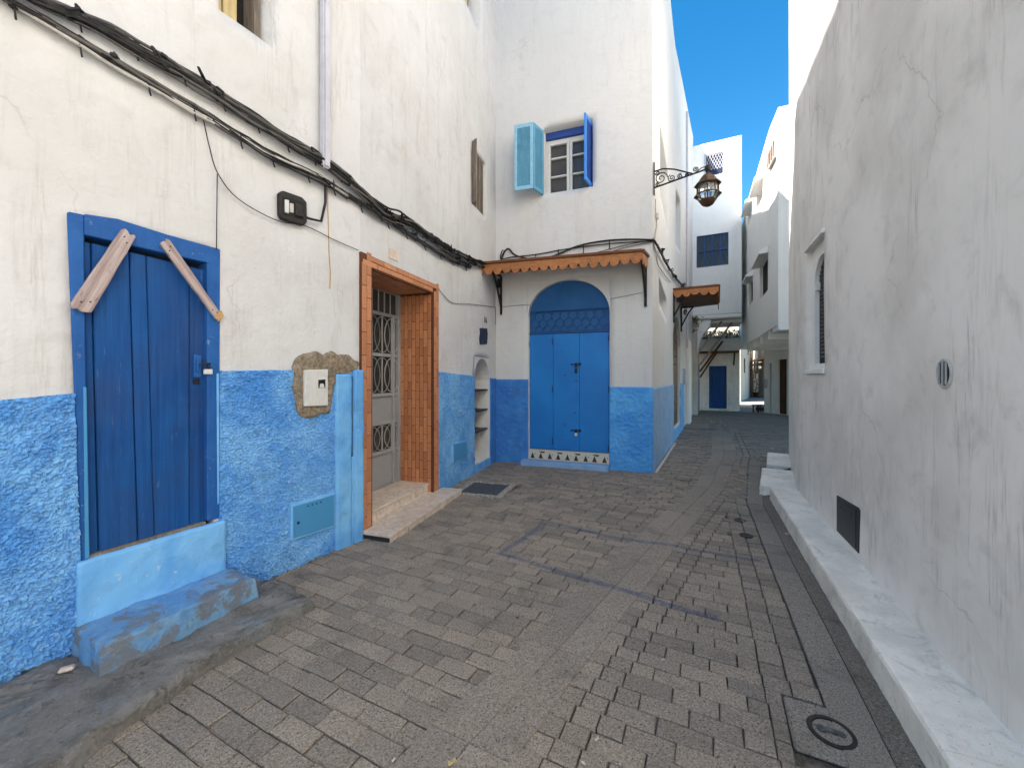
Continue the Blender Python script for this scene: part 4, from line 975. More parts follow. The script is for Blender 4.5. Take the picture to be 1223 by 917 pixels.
# tiled riser and blue step
z_t0, z_t1 = (WC.uv(630, 549)[1]+WC.uv(727, 552.5)[1])/2, c_bot
mm = MB(); mm.wbox(WC, cs0+.002, cs1-.002, -.12, .008, z_t0, z_t1-.002); rs_ = mm.build('tiled_threshold', M['mortar'], hC, bevel=.002)
nt = 9; tw = (cs1-cs0-.01)/nt
for i in range(nt):
    a = cs0+.005+tw*i; mm = MB(); mm.wbox(WC, a+.002, a+tw-.002, .008, .015, z_t0+.004, z_t1-.006); tl_ = mm.build('tile', M['tile_white'], rs_, bevel=.0015)
    h_ = z_t1-z_t0; c_ = a+tw*(.5 if i % 2 else .55); zc = z_t0+h_*.12
    mm = MB(); mm.prism(WC, [(c_-tw*.30, zc), (c_+tw*.22, zc), (c_-.04*tw, zc+h_*.62)], .0148, .0158)
    if i % 2: mm.prism(WC, [(c_+tw*.1, z_t1-h_*.30), (c_+tw*.42, z_t1-h_*.30), (c_+tw*.42, z_t1-h_*.14), (c_-tw*.3, z_t1-h_*.14)], .0148, .0158)
    else:
        for q_ in range(4): mm.lathe((0, 0, 0), [], 4) if False else mm.prism(WC, [(c_+tw*(.26+.05*math.cos(b_+q_*1.57)), zc+h_*(.45+.2*math.sin(q_*1.57))+.012*math.sin(b_)) for b_ in np.linspace(0, 6.28, 7)[:-1]], .0148, .0156)
    mm.build('motif', M['tile_mark'], rs_)
mm = MB(); mm.wbox(WC, sC(625), cs1+.0, -.05, .17, -.03, z_t0-.003); tag(mm.build('doorstep', M['blue_pale'], bevel=.012, seg=2), 'low grey-blue step in front of the arched blue shop door', 'doorstep')
# upper window with blue shutters
mm = MB(); mm.wbox(WC, ws0-.01, ws1+.01, -.29, -.265, wz0-.01, wz1+.01); wdo = mm.build('window', M['pane'], hC)
mm = MB(); mm.wbox(WC, ws0, ws1, -.265, -.17, wz1-.13, wz1-.002); mm.build('head_board', M['shutter_deep'], wdo, bevel=.004)
fz0, fz1 = wz0+.005, wz1-.135; W2 = (ws1-ws0)
def wbar(a, b, z0, z1, t0=-.262, t1=-.215, nm='casement', mat='white_wood'):
    mm = MB(); mm.wbox(WC, a, b, t0, t1, z0, z1); return mm.build(nm, M[mat], wdo, bevel=.004)
wbar(ws0, ws1, fz1-.035, fz1, nm='frame'); wbar(ws0, ws0+.035, fz0, fz1-.035, nm='frame'); wbar(ws1-.035, ws1, fz0, fz1-.035, nm='frame')
mid = ws0+W2*.50
for a, b in ((ws0+.038, mid-.003), (mid+.003, ws1-.038)):
    wbar(a, a+.045, fz0, fz1-.04, t1=-.20); wbar(b-.055, b, fz0, fz1-.04, t1=-.20); wbar(a+.045, b-.055, fz1-.10, fz1-.042, t1=-.202); wbar(a+.045, b-.055, fz0, fz0+.05, t1=-.202)
    for f_ in (.36, .68): z_ = fz0+(fz1-fz0)*f_; wbar(a+.045, b-.055, z_-.014, z_+.014, t1=-.21, nm='glazing_bar')
def shutter(p, q, z0, z1, mat, fmat, nm, solid=False):
    """louvred leaf standing on the plan line p-q"""
    p = Vector(p); q = Vector(q); Wl = Wall(p, q); L = Wl.L; th = .034
    mm = MB(); mm.wbox(Wl, 0, .05, -th/2, th/2, z0, z1); mm.wbox(Wl, L-.05, L, -th/2, th/2, z0, z1)
    mm.wbox(Wl, .05, L-.05, -th/2+.001, th/2-.001, z1-.07, z1); mm.wbox(Wl, .05, L-.05, -th/2+.001, th/2-.001, z0, z0+.07)
    o = mm.build(nm, M[fmat], wdo, bevel=.004)
    mm = MB(); n = int((z1-z0-.14)/.034)
    for i in range(n):
        z_ = z0+.07+(z1-z0-.14)*(i+.5)/n
        mm.hexa([Wl.P(.05, -.014, z_+.016), Wl.P(L-.05, -.014, z_+.016), Wl.P(L-.05, -.009, z_+.022), Wl.P(.05, -.009, z_+.022),
                 Wl.P(.05, .009, z_-.018), Wl.P(L-.05, .009, z_-.018), Wl.P(L-.05, .014, z_-.012), Wl.P(.05, .014, z_-.012)])
    lo = mm.build('louvres', M[mat], o); lo['kind'] = 'stuff'
h0 = WC.P(ws0, .01, 0).xy; Y_ = h0.y
def at_u(u, y): return Vector(((u-CX)/FPX*y, y))
j1 = at_u(636.5, Y_-.26); j2 = at_u(614.5, Y_-.16)
shutter(h0, j1, wz0-.02, wz1-.06, 'shutter', 'shutter', 'shutter_leaf')
shutter(j1, j2, wz0-.02, wz1-.06, 'shutter', 'shutter_frame', 'shutter_leaf')
h1 = WC.P(ws1-.02, -.14, 0).xy; j3 = at_u(698.5, h1.y-.36)
shutter(h1, j3, wz0+.02, wz1-.05, 'shutter_deep', 'shutter_edge', 'shutter_leaf')

# side wall D with its openings
sD = lambda u, t=0: WD.s(u, t); DAMP, DSEED = .008, 21.0
dzc = WD.uv(781, 463)[1]
ndA = (sD(787), sD(796), WD.uv(791, 372)[1], WD.uv(791, 345)[1], .28)
bd0, bd1 = sD(804), sD(812.5); bz1 = WD.uv(808, 377)[1]; bz0 = .28
uw1 = (sD(788.5), sD(797.5), WD.uv(790, 247)[1], WD.uv(790, 168)[1], .22); uw2 = (sD(807), sD(812.5), WD.uv(808, 290)[1], WD.uv(808, 226)[1], .3)
topD = lambda s: float(np.interp(WD.P(s, 0, 0).y, [6.8, 9.2, 10.1, 10.15, 12.4, 17.8], [12.0, 10.45, 10.2, 10.1, 10.75, 12.2]))
wall_grid(WD, 0, WD.L, -.1, 11.0, [ndA, (bd0, bd1, bz0, bz1+.02, .14), uw1, uw2], .16, DAMP, .004, DSEED, top=topD)
# the roof line rises along the lane, so openings are given in the stretched sheet's own heights
def unst(s, z): return -.1+(z+.1)*(11.1)/(topD(s)+.1)
fx = lambda h: (h[0], h[1], unst((h[0]+h[1])/2, h[2]), unst((h[0]+h[1])/2, h[3]), *h[4:])
wall_grid(WD, 0, WD.L, -.1, 11.0, [fx(ndA), fx((bd0, bd1, bz0, bz1+.02, .14)), fx(uw1), fx(uw2)], .16, DAMP, .004, DSEED, top=topD).build('side_wall', M['white2'], hC, smooth_=True, norm=False)
mm = MB(); n_ = 24
for i in range(n_+1):
    s_ = WD.L*i/n_; z_ = topD(s_)+.004; mm.v += [tuple(WD.P(s_, .0, z_)), tuple(WD.P(s_, -6, z_))]
mm.f = [(2*i, 2*i+2, 2*i+3, 2*i+1) for i in range(n_)]; mm.build('roof', M['cream'], hC)
mm = MB(); mm.wbox(WC, 0, WC.L-.3, -.25, -.02, 13.0, 13.2); mm.build('parapet', M['cream'], hC)
am, arc = arch_fill(WD, bd0, bd1, bz1-.75, bz1, bz1+.02, .14, DAMP, DSEED, 14); am.build('arch', M['white2'], hC)
mm = MB(); mm.wbox(WD, ndA[0], ndA[1], -.28, -.26, ndA[2], ndA[3]); mm.build('niche_back', M['white2'], hC)
mm = MB(); mm.prism(WD, [(bd0, bz0)]+arc+[(bd1, bz0)], -.14, -.10); bdo = mm.build('side_door', M['brown_door'], hC)
npk = 14
for i in range(npk):
    za, zb_ = bz0+(bz1-bz0)*i/npk, bz0+(bz1-bz0)*(i+1)/npk-.012
    c_ = (bd0+bd1)/2; rx = (bd1-bd0)/2; zz_ = max(0, zb_-(bz1-.75))/.75; hw = rx*math.sqrt(max(0, 1-zz_*zz_)) if zz_ > 0 else rx
    if hw > .05: mm = MB(); mm.wbox(WD, c_-hw+.01, c_+hw-.01, -.10, -.075, za, zb_); mm.build('plank', M['brown_door'], bdo, bevel=.004)
# base coat on D (before and after the door)
for a, b, sd_ in ((-.012, bd0, 6), (bd1, sD(816.5), 8)):
    rough_grid(WD, a, b, -.03, dzc-.0, .035, rough(.012, 9, sd_), .010, sd_).build('base_coat', M['blue_pale'] if a < 0 else M['blue_smooth'], hC, smooth_=True, norm=False)
rough_grid(WD, bd0, bd1, -.03, bz0, .035, rough(.012, 9, 5), .010, 5).build('base_coat', M['blue_smooth'], hC, smooth_=True, norm=False)
for h_ in (uw1, uw2):
    mm = MB(); mm.wbox(WD, h_[0], h_[1], -h_[4], -h_[4]+.02, h_[2], h_[3]); wq = mm.build('window', M['shutter_deep'], hC)
    mm = MB(); mm.wbox(WD, h_[0]+.02, h_[1]-.02, -h_[4]+.02, -h_[4]+.06, h_[2]+.02, h_[3]-.1); mm.build('shutter_leaf', M['shutter'], wq, bevel=.004)
# ------------------------------------------------------------------ awnings
def awning(label, W, corners, zf, zb, drop, nsc, brackets, name='wooden_awning', side_from=None):
    """corners: plan points back-left, front-left, front-right, back-right"""
    bl_, fl, fr2, br_ = [Vector(c) for c in corners]
    t = empty(name, (*((bl_+br_)/2), zf-drop), label, 'awning', 'scalloped wooden awnings')
    mm = MB(); th = .035
    mm.hexa([(*bl_, zb-th), (*fl, zf-th), (*fr2, zf-th), (*br_, zb-th), (*bl_, zb), (*fl, zf), (*fr2, zf), (*br_, zb)]); mm.build('roof_boards', M['awning_dark'], t, bevel=.004)
    def val(a, b, n, zz0, zz1, nm, out):
        d = (b-a); L = d.length; d = d.normalized(); nn = Vector((d.y, -d.x))*out; top = []; bot = []
        k_ = 10; rs2 = random.Random(n*7+int(L*100)); amps = [rs2.uniform(.80, 1.12)*(.45 if rs2.random() < .07 else 1) for _ in range(n+1)]
        mm = MB(); pts_ = []
        for i in range(n*k_+1):
            f = i/(n*k_); z_ = zz0+(zz1-zz0)*f; ph = (i % k_)/k_; sc = math.sin(math.pi*ph)
            sh = .055*(sc**.7)*amps[min(i//k_, n-1)]-(.014 if ph < .12 or ph > .88 else 0)+.003*math.sin(i*.37)
            pts_.append((a+d*L*f, z_-.002, z_-drop*.62-sh*drop/.16))
        for p, zt2, zb2 in pts_:
            for o_ in (0, .022): q = p+nn*o_; mm.v += [(q.x, q.y, zt2), (q.x, q.y, zb2)]
        for i in range(len(pts_)-1):
            b0, b1 = i*4, (i+1)*4; mm.f += [(b0, b1, b1+1, b0+1), (b0+2, b0+3, b1+3, b1+2), (b0, b0+2, b1+2, b1), (b0+1, b1+1, b1+3, b0+3)]
        e0 = 0; e1 = (len(pts_)-1)*4; mm.f += [(0, 1, 3, 2), (e1, e1+2, e1+3, e1+1)]
        mm.build(nm, M['awning'], t)
        mm = MB(); q0, q1 = a-d*.01, b+d*.01
        mm.hexa([(*q0, zz0+.002), (*q1, zz1+.002), (*(q1+nn*.045), zz1+.002), (*(q0+nn*.045), zz0+.002), (*q0, zz0+.05), (*q1, zz1+.05), (*(q1+nn*.052), zz1+.045), (*(q0+nn*.052), zz0+.045)]); mm.build('moulding', M['awning_dark'], t, bevel=.006)
    val(fl, fr2, nsc, zf, zf, 'valance', 1); val(fr2, br_, max(2, int(nsc*(br_-fr2).length/(fr2-fl).length)), zf, zb, 'side_valance', 1)
    if side_from: val(bl_, fl, max(2, int(nsc*(br_-fr2).length/(fr2-fl).length)), zb, zf, 'side_valance', 1)
    for w0, out in brackets:                            # iron brackets: upright, arm, brace
        w0 = Vector(w0); out = Vector(out); q = w0+out
        mm = MB(); zt2 = zf-.06
        mm.tube([(*w0, zt2), (*w0, zt2-.72)], .024, 6); mm.tube([(*w0, zt2), (*q, zt2-.01)], .02, 6)
        mm.tube([(*(w0+out*.95), zt2-.02), (*(w0+out*.62), zt2-.16), (*(w0+out*.22), zt2-.42), (*w0, zt2-.58)], .022, 6)
        sp = [(*(w0+out*(.30+.13*math.cos(a)*(1-a/16))), zt2-.16+.10*math.sin(a)*(1-a/16)) for a in np.linspace(0, 11, 26)]; mm.tube(sp, .015, 5)
        mm.build('bracket', M['dark_iron'], t)
    return t
dD = WD.d; zf = EYE+151/FPX*6.33-.02
fr2 = at_u(766, 6.36); fl = at_u(568, 7.12)
brk_r = WC.P(sC(772), .0, 0).xy; brk_l = WC.P(.10, 0, 0).xy
awning('long orange scalloped wooden awning above the arched blue shop door', WC, (WC.P(0, 0, 0).xy+Vector((-.0, -.0)), fl, fr2, fr2+dD*.52), zf, zf+.05, .20, 17,
       [(WC.P(sC(771), .02, 0).xy, -dD*.40), (WC.P(.12, .02, 0).xy, WC.n*.42)])
nD = WD.n
a0, a1 = WD.P(sD(803.5), .0, 0).xy, WD.P(sD(815), .0, 0).xy
z2 = WD.uv(803, 345)[1]-.02
al = at_u(803, WD.P(sD(803.5), 0, 0).y-.1); ar = WD.P(sD(803.5), .98, 0).xy
awning('short orange scalloped wooden awning over the brown side door of the corner house', WD, (a1, WD.P(sD(803.5), .02, 0).xy, ar, WD.P(sD(814), .98, 0).xy), z2, z2+.03, .19, 5,
       [(WD.P(sD(803.8), .02, 0).xy, nD*.34), (WD.P(sD(812.8), .02, 0).xy, nD*.34)])

# ------------------------------------------------------------------ street lantern on its scrolled arm
sL = .06; zL = WD.uv(783, 231)[1]; arm = .84
t = empty('street_lantern', WD.P(sL, arm, zL-.35), 'bronze Moorish street lantern on a scrolled black iron wall arm', 'lantern')
mm = MB(); LP = lambda o_, z_: WD.P(sL, o_, z_)
zb_ = zL-.045; zt2 = zL+.23
mm.wbox(WD, sL-.025, sL+.025, .012, .03, zL-.17, zL+.38); mm.tube([LP(.03, zb_), LP(arm*.55, zb_+.07), LP(arm, zb_+.13)], .014, 6); mm.tube([LP(.03, zt2), LP(.16, zt2+.015), LP(.34, zt2-.035), LP(.62, zb_+.10)], .012, 6)
def spiral(cx_, cz, r, turns, st_, sgn=1): return [LP(cx_+math.cos(a+st_)*r*(1-a/(turns*6.283)*.85), cz+sgn*math.sin(a+st_)*r*(1-a/(turns*6.283)*.85)) for a in np.linspace(0, turns*6.283, 30)]
for c_, z_, r_, st_ in ((.13, zb_+.135, .105, 0), (.30, zb_+.105, .062, 2), (.43, zb_+.105, .045, 1), (.53, zb_+.10, .028, 0), (.66, zb_+.16, .045, -1.5), (.08, zb_+.04, .04, 1), (.08, zt2-.04, .04, 3)):
    mm.tube(spiral(c_, z_, r_, 1.7, st_), .0085, 5)
mm.tube([LP(.69, zb_+.125), LP(.75, zb_+.165), LP(.80, zb_+.17)], .008, 5)
mm.build('wall_arm', M['dark_iron'], t)
LC = LP(arm, 0); lz = zL
c_ = (LC.x, LC.y, 0)
mm = MB(); mm.lathe((LC.x, LC.y, lz), [(.038, .05), (.045, .07), (.045, .125), (.03, .14), (0, .14)], 10, cap=False); mm.lathe((LC.x, LC.y, lz), [(.02, .0), (.025, .02), (.018, .05)], 10); mm.build('hanger', M['dark_iron'], t)
mm = MB(); mm.lathe((LC.x, LC.y, lz), [(.0, .005), (.035, .003), (.075, -.02), (.115, -.06), (.14, -.105), (.148, -.13), (.20, -.165), (.20, -.178), (.15, -.165), (.10, -.07), (.0, -.02)], 8, .3, cap=False); mm.build('cap', M['bronze'], t)
mm = MB(); mm.lathe((LC.x, LC.y, lz), [(.155, -.305), (.205, -.335), (.205, -.348), (.16, -.325)], 8, .3, cap=False)
mm.f.append(None) if False else None
mm.build('ring', M['bronze'], t)
mm = MB()
for k_ in range(8):
    a = .3+2*math.pi*k_/8; x, y = math.cos(a), math.sin(a)
    mm.tube([(LC.x+.152*x, LC.y+.152*y, lz-.16), (LC.x+.158*x, LC.y+.158*y, lz-.31)], .009, 5); mm.tube([(LC.x+.165*x, LC.y+.165*y, lz-.335), (LC.x+.115*x, LC.y+.115*y, lz-.44)], .009, 5)
mm.build('glazing_bars', M['bronze'], t)
mm = MB(); mm.lathe((LC.x, LC.y, lz), [(.146, -.17), (.15, -.305)], 8, .3, cap=False); mm.lathe((LC.x, LC.y, lz), [(.155, -.34), (.108, -.44)], 8, .3, cap=False); mm.build('glass', M['lamp_glass'], t)
mm = MB(); mm.lathe((LC.x, LC.y, lz), [(.122, -.425), (.115, -.45), (.085, -.49), (.045, -.515), (0, -.525)], 16, cap=False); mm.lathe((LC.x, LC.y, lz), [(0, -.43), (.118, -.43)], 16, cap=False); mm.build('bowl', M['bronze'], t, smooth_=True)

# ================================================================== right-hand house E with its stone bench
hE = empty('grey_house', WE.P(8, 0, 0), 'weathered grey-white house along the right side of the alley', 'house')
sE = lambda u, t=0: WE.s(u, t); EAMP, ESEED = .010, 33.0
# E runs towards the far end: s grows away from the camera, so left in the picture
ew = sorted((sE(984.5), sE(964))); eo = sorted((sE(984.5), sE(973)))
ez1 = WE.uv(984, 277)[1]; ez0 = WE.uv(984, 440)[1]; ezm = WE.uv(964, 303)[1]
vs_, vz_ = WE.uv(1130, 446)
wall_grid(WE, 0, WE.L, -.1, 9.6, [(ew[0], ew[1], ez0, (ez1+ezm)/2, .07)], .13, EAMP, .004, ESEED).build('wall', M['grey_wall'], hE, smooth_=True, norm=True)
wall_grid(WE2, 0, WE2.L, -.1, 9.6, [], .13, .012, .004, 40).build('wall', M['grey_wall'], hE, smooth_=True, norm=True)
mm = MB(); mm.slab([tuple(WE.P(0, 0, 0).xy), tuple(EE), tuple(E2), tuple(E2+Vector((3, -1.4))), tuple(WE.P(0, -4, 0).xy)], 9.3, 9.62); mm.build('roof', M['cream'], hE)
mm = MB(); w_e = Wall(E2, E2+Vector((3, -1.4)), -1); wall_grid(w_e, 0, w_e.L, -.1, 9.6, [], .5, .01, 0, 2).build('end_wall', M['grey_wall'], hE)
# pointed window: panel with horseshoe opening
zc_ = (ez1+ezm)/2; o0, o1 = eo[0]+.02, ew[1]-.12
o0, o1 = ew[0]+.015, ew[1]-.11
spz = ez0+(zc_-ez0)*.70
mm = MB(); mm.wbox(WE, ew[0], ew[1], -.12, -.095, ez0, zc_); wq = mm.build('window', M['interior'], hE)
pm_ = MB(); pm_.wbox(WE, ew[0], o0, -.095, -.05, ez0, zc_); pm_.wbox(WE, o1, ew[1], -.095, -.05, ez0, zc_); pm_.wbox(WE, o0, o1, -.095, -.05, ez0, ez0+.06); pm_.build('surround', M['cream'], wq)
am, _ = arch_fill(WE, o0, o1, spz, zc_-.14, zc_, .045, 0, 0, 16)
am.v = [tuple(Vector(p)-Vector((WE.n.x, WE.n.y, 0))*.05) for p in am.v]; am.build('arch', M['cream'], wq)
mm = MB()
for sgn, a in ((1, o0), (-1, o1)): mm.wbox(WE, min(a, a+sgn*.05), max(a, a+sgn*.05), -.094, -.045, spz-.07, spz+.02)
mm.build('capital', M['cream'], wq, bevel=.006)
mm = MB(); nn = 9
for i in range(nn):
    for j in range(26):
        sc = o0+(o1-o0)*(i+.5)/nn; zc2 = ez0+.12+(zc_-ez0-.24)*(j+.5)/26
        mm.wbox(WE, sc-.012, sc+.012, -.095, -.088, zc2-.012, zc2+.012)
lt = mm.build('fretwork', M['vent_grille'], wq); lt['kind'] = 'stuff'
mm = MB(); mm.wbox(WE, ew[0]-.02, ew[1]+.03, .0, .022, ez0-.05, ez0-.002); mm.build('window_sill', M['cream'], hE, bevel=.004)
mm = MB(); mm.hexa([WE.P(ew[0]-.02, .0, zc_+.0), WE.P(ew[1]+.02, .0, zc_+.0), WE.P(ew[1]+.02, .03, zc_), WE.P(ew[0]-.02, .03, zc_), WE.P(ew[0]-.02, .0, zc_+.05), WE.P(ew[1]+.02, .0, zc_+.05), WE.P(ew[1]+.02, .025, zc_+.04), WE.P(ew[0]-.02, .025, zc_+.04)]); mm.build('window_hood', M['grey_wall'], hE)
# oval vent
s_, z_ = WE.uv(1130, 446); t = empty('oval_vent', WE.P(s_, 0, z_-.12), 'small oval barred vent in the grey wall on the right', 'vent')
def oval(r1, r2, t_): return [WE.P(s_+math.cos(a)*r1, t_, z_+math.sin(a)*r2) for a in np.linspace(0, 2*math.pi, 33)[:-1]]
rw, rh = abs(sE(1138.5)-sE(1121.5))/2, .070
def wt(a, b): return float(wall_t(np.array(a), np.array(b), EAMP, ESEED))
mm = MB(); N_ = 40
mm.tube([WE.P(s_+math.cos(a)*rw, .002+wt(s_+math.cos(a)*rw, z_+math.sin(a)*rh), z_+math.sin(a)*rh) for a in np.linspace(0, 2*math.pi, N_+1)], .009, 6, caps=False); mm.build('rim', M['mortar'], t, smooth_=True)
mm = MB(); P_ = [(math.cos(a)*rw, math.sin(a)*rh) for a in np.linspace(0, 2*math.pi, N_+1)[:-1]]
mm.v = [tuple(WE.P(s_+x, .006+wt(s_+x, z_+y), z_+y)) for x, y in P_]+[tuple(WE.P(s_+x*.98, -.02, z_+y*.98)) for x, y in P_]
mm.f = [tuple(range(N_)), tuple(range(2*N_-1, N_-1, -1))]+[(i, (i+1) % N_, (i+1) % N_+N_, i+N_) for i in range(N_)]; mm.build('shade_disc', M['interior'], t, norm=True)  # black disc on the wall face, coloured in place of the hole's shade
for f_ in (-.5, 0, .5):
    hh = rh*.93*math.sqrt(1-f_*f_); mm = MB(); mm.tube([WE.P(s_+rw*f_, .011+wt(s_, z_), z_-hh), WE.P(s_+rw*f_, .011+wt(s_, z_), z_+hh)], .005, 6); mm.build('bar', M['grey_iron'], t)
# dark hatch
t = empty('meter_hatch', WE.P(sE(1015), .03, WE.uv(1015, 640)[1]), 'dark grey steel hatch above the stone bench on the right', 'hatch')
plate(WE, [(1001, 591.5), (1026.5, 606), (1028.5, 610), (1027, 661), (1001, 634)], .0, .012, 'frame', M['black_plate'], None, None, .004, t)
plate(WE, [(1003, 596), (1025, 609), (1025, 655), (1003, 633)], .0115, .017, 'hatch_door', M['black_plate'], None, None, .003, t)
for u, v in ((1008, 607), (1012, 609.5), (1016, 612), (1020, 614.5)):
    a, b = WE.uv(u, v); mm = MB(); mm.wbox(WE, a-.008, a+.008, .0165, .0185, b-.006, b+.006); mm.build('vent_hole', M['interior'], t)
# stone bench in slabs
def bench(label, W, segs, t1, z1, seed):
    t = empty('stone_bench', W.P(segs[len(segs)//2], t1/2, 0), label, 'stone bench', 'pale stone benches along the right wall')
    for i in range(len(segs)-1):
        a, b = segs[i], segs[i+1]-.004
        m2 = MB(); na, nt2 = max(4, int((b-a)/.06)), 7; rr = random.Random(seed+i)
        prof = [(t1, -.03), (t1-.004, z1*.35), (t1-.006, z1-.02), (t1-.014, z1-.004), (t1-.03, z1), (t1*.75, z1), (t1*.5, z1), (t1*.25, z1), (-.03, z1)]
        for k_ in range(na+1):
            s2 = a+(b-a)*k_/na
            for j, (tt, zz) in enumerate(prof):
                e = .0035*float(fbm(np.array(s2*7+seed), np.array(j*.7), 3))
                m2.v.append(tuple(W.P(s2, tt+(e*2.2 if j < 5 else 0), zz+(e if j >= 2 else 0))))
        n2 = len(prof)
        for k_ in range(na):
            for j in range(n2-1): m2.f.append((k_*n2+j, (k_+1)*n2+j, (k_+1)*n2+j+1, k_*n2+j+1))
        m2.f += [tuple(range(n2)), tuple(na*n2+j for j in range(n2))]
        m2.build('bench_slab', M['bench'], t)
Lb = WE.L
bench('long pale stone bench along the near right wall', WE, [Lb-9.5, Lb-6.8, Lb-4.9, Lb-4.15, Lb-3.3, Lb-2.55, Lb-1.75, Lb-.9, Lb+.01], .30, .163, 3)
bench('short pale stone bench just beyond the long one, at the bend of the right wall', WE2, [.12, .8, 1.42], .42, .125, 9)
bench('farthest pale stone bench end on the right wall, beyond the short one', WE2, [1.75, 2.4, 3.1], .36, .12, 14)

# ================================================================== far houses
def block(name, label, pts, z0, z1, mat, wallname='wall', roof='cream', holes=None, step=.4, seed=0):
    """closed house from a plan polygon given so that outward is to the right of each edge; returns root and its walls"""
    t = empty(name, (*pts[0], z0), label, 'house'); ws_ = []
    for i in range(len(pts)):
        a, b = Vector(pts[i]), Vector(pts[(i+1) % len(pts)]); W = Wall(a, b, 1); ws_.append(W)
        wall_grid(W, 0, W.L, z0, z1, (holes or {}).get(i, []), step, .012, .003, seed+i).build(wallname, M[mat], t, smooth_=False, norm=False)
    mm = MB(); mm.slab([tuple(p) for p in pts], z1-.3, z1+.003); mm.build('roof', M[roof], t)
    return t, ws_
# G: upper house closing the lane, standing over the covered passage
gl = at_u(826, 17.2); gd = Vector((math.cos(R(26.7)), -math.sin(R(26.7)))); gr = gl+gd*1.86; back = Vector((math.sin(R(26.7)), math.cos(R(26.7))))
WG = Wall(gl, gr, 1)
gz0 = 4.25
gw1 = (WG.s(843), WG.s(863.5), WG.uv(853, 209)[1], WG.uv(853, 184)[1], .10); gw2 = (WG.s(832), WG.s(870), WG.uv(850, 318)[1], WG.uv(850, 280)[1], .10)
hG, wsG = block('passage_house', 'tall white house over the covered passage at the end of the lane', [gl-gd*2.4, gr, gr+back*2.5, gl-gd*2.4+back*2.5], gz0, 11.45, 'cream', holes={0: [(gw1[0]+2.4, gw1[1]+2.4, *gw1[2:]), (gw2[0]+2.4, gw2[1]+2.4, *gw2[2:])]}, seed=50)
mm = MB(); mm.wbox(WG, gw1[0], gw1[1], -.11, -.08, gw1[2], gw1[3]); wq = mm.build('window', M['ink'], hG)
mm = MB(); a, b, c, d = gw1[:4]
for i in range(-3, 7):
    for sg in (1, -1):
        pts_ = []
        for f in (0, 1):
            s2 = a+(b-a)*(i/6+f*.5*sg+(.0 if sg > 0 else .5)); z2_ = c+(d-c)*(.25+f*.75); pts_.append((s2, z2_))
        (x0, y0), (x1, y1) = pts_
        def clip(x): return min(max(x, a), b)
        if x1 != x0:
            f0 = (clip(x0)-x0)/(x1-x0); f1 = (clip(x1)-x0)/(x1-x0)
            if f1 > f0+.02: mm.tube([WG.P(x0+(x1-x0)*f0, .03, y0+(y1-y0)*f0), WG.P(x0+(x1-x0)*f1, .03, y0+(y1-y0)*f1)], .008, 4)
mm.build('lattice', M['lavender'], wq)
for q_ in ((a-.06, a, c-.04, d+.05), (b, b+.06, c-.04, d+.05)):
    mm = MB(); mm.wbox(WG, q_[0], q_[1], .0, .05, q_[2], q_[3]); mm.build('frame', M['lavender'], wq)
mm = MB(); mm.wbox(WG, a, b, .0, .05, d, d+.05); mm.build('frame', M['lavender'], wq)
a, b, c, d = gw2[:4]; mm = MB(); mm.wbox(WG, a, b, -.10, -.07, c, d); wq = mm.build('window', M['pane'], hG)
mm = MB()
for f in (0, .25, .5, .75, 1): x = a+(b-a)*f; mm.wbox(WG, max(a, x-.02), min(b, x+.02), -.06, .0, c, d)
for f in (0, .5, 1): z_ = c+(d-c)*f; mm.wbox(WG, a, b, -.055, .005, max(c, z_-.025), min(d, z_+.025))
mm.build('blue_frame', M['iron_blue'], wq)
mm = MB()
for i in range(4):
    for j in range(2):
        x0, x1 = a+(b-a)*i/4, a+(b-a)*(i+1)/4; z0_, z1_ = c+(d-c)*j/2, c+(d-c)*(j+1)/2
        if (i+j) % 2: x0, x1 = x1, x0
        mm.tube([WG.P(x0, -.03, z0_), WG.P(x1, -.03, z1_)], .010, 4); mm.tube([WG.P(x0, -.03, (z0_+z1_)/2), WG.P((x0+x1)/2, -.03, z1_)], .010, 4)
mm.build('iron_bars', M['iron_blue'], wq)
# covered passage under G: slab, left pier wall with corbel, ceiling beams
t = empty('covered_passage', (*gl, 0), 'shabby covered passage under the end house with slanting props', 'passage')
mm = MB(); mm.wbox(WG, -2.4, 1.86, -2.5, .05, 4.02, 4.24); mm.build('slab', M['old'], t)
mm = MB(); mm.wbox(WG, .05, 1.86, .0, .10, 4.06, 4.20); mm.build('edge_beam', M['cream'], t, bevel=.02)
for i in range(5): mm = MB(); mm.wbox(WG, .0, 1.9, -.45-.42*i, -.35-.42*i, 3.90, 4.02); mm.build('ceiling_beam', M['cream'], t, bevel=.01)
WDn = Wall(DE, DE+dirv(27.2)*6)
mm = MB(); mm.wbox(WG, -2.4, .22, -2.5, -.05, -.05, 4.02); mm.build('pier', M['old'], t, bevel=.02)
mm = MB()
prof = [(.22, 4.02), (.75, 4.02), (.72, 3.75), (.55, 3.55), (.38, 3.30), (.28, 2.9), (.22, 2.6)]
mm.prism(WG, prof, -.5, .0); mm.build('corbel', M['cream'], t, bevel=.02)
for i, (a, b) in enumerate((((.30, 2.75), (1.15, 3.95)), ((.30, 2.15), (1.55, 3.95)), ((.28, 1.85), (1.2, 3.2)), ((.28, 1.6), (1.0, 2.8)))):
    tt = -.25-.5*i; mm = MB(); mm.tube([WG.P(a[0], tt, a[1]), WG.P(b[0], tt, b[1])], .045, 6); mm.build('prop', M['raw_wood'] if i < 2 else M['brown_door'], t)
mm = MB(); mm.wbox(WG, .18, .24, -2.2, -1.5, 0, 2.2); mm.build('side_door', M['shutter_deep'], t)
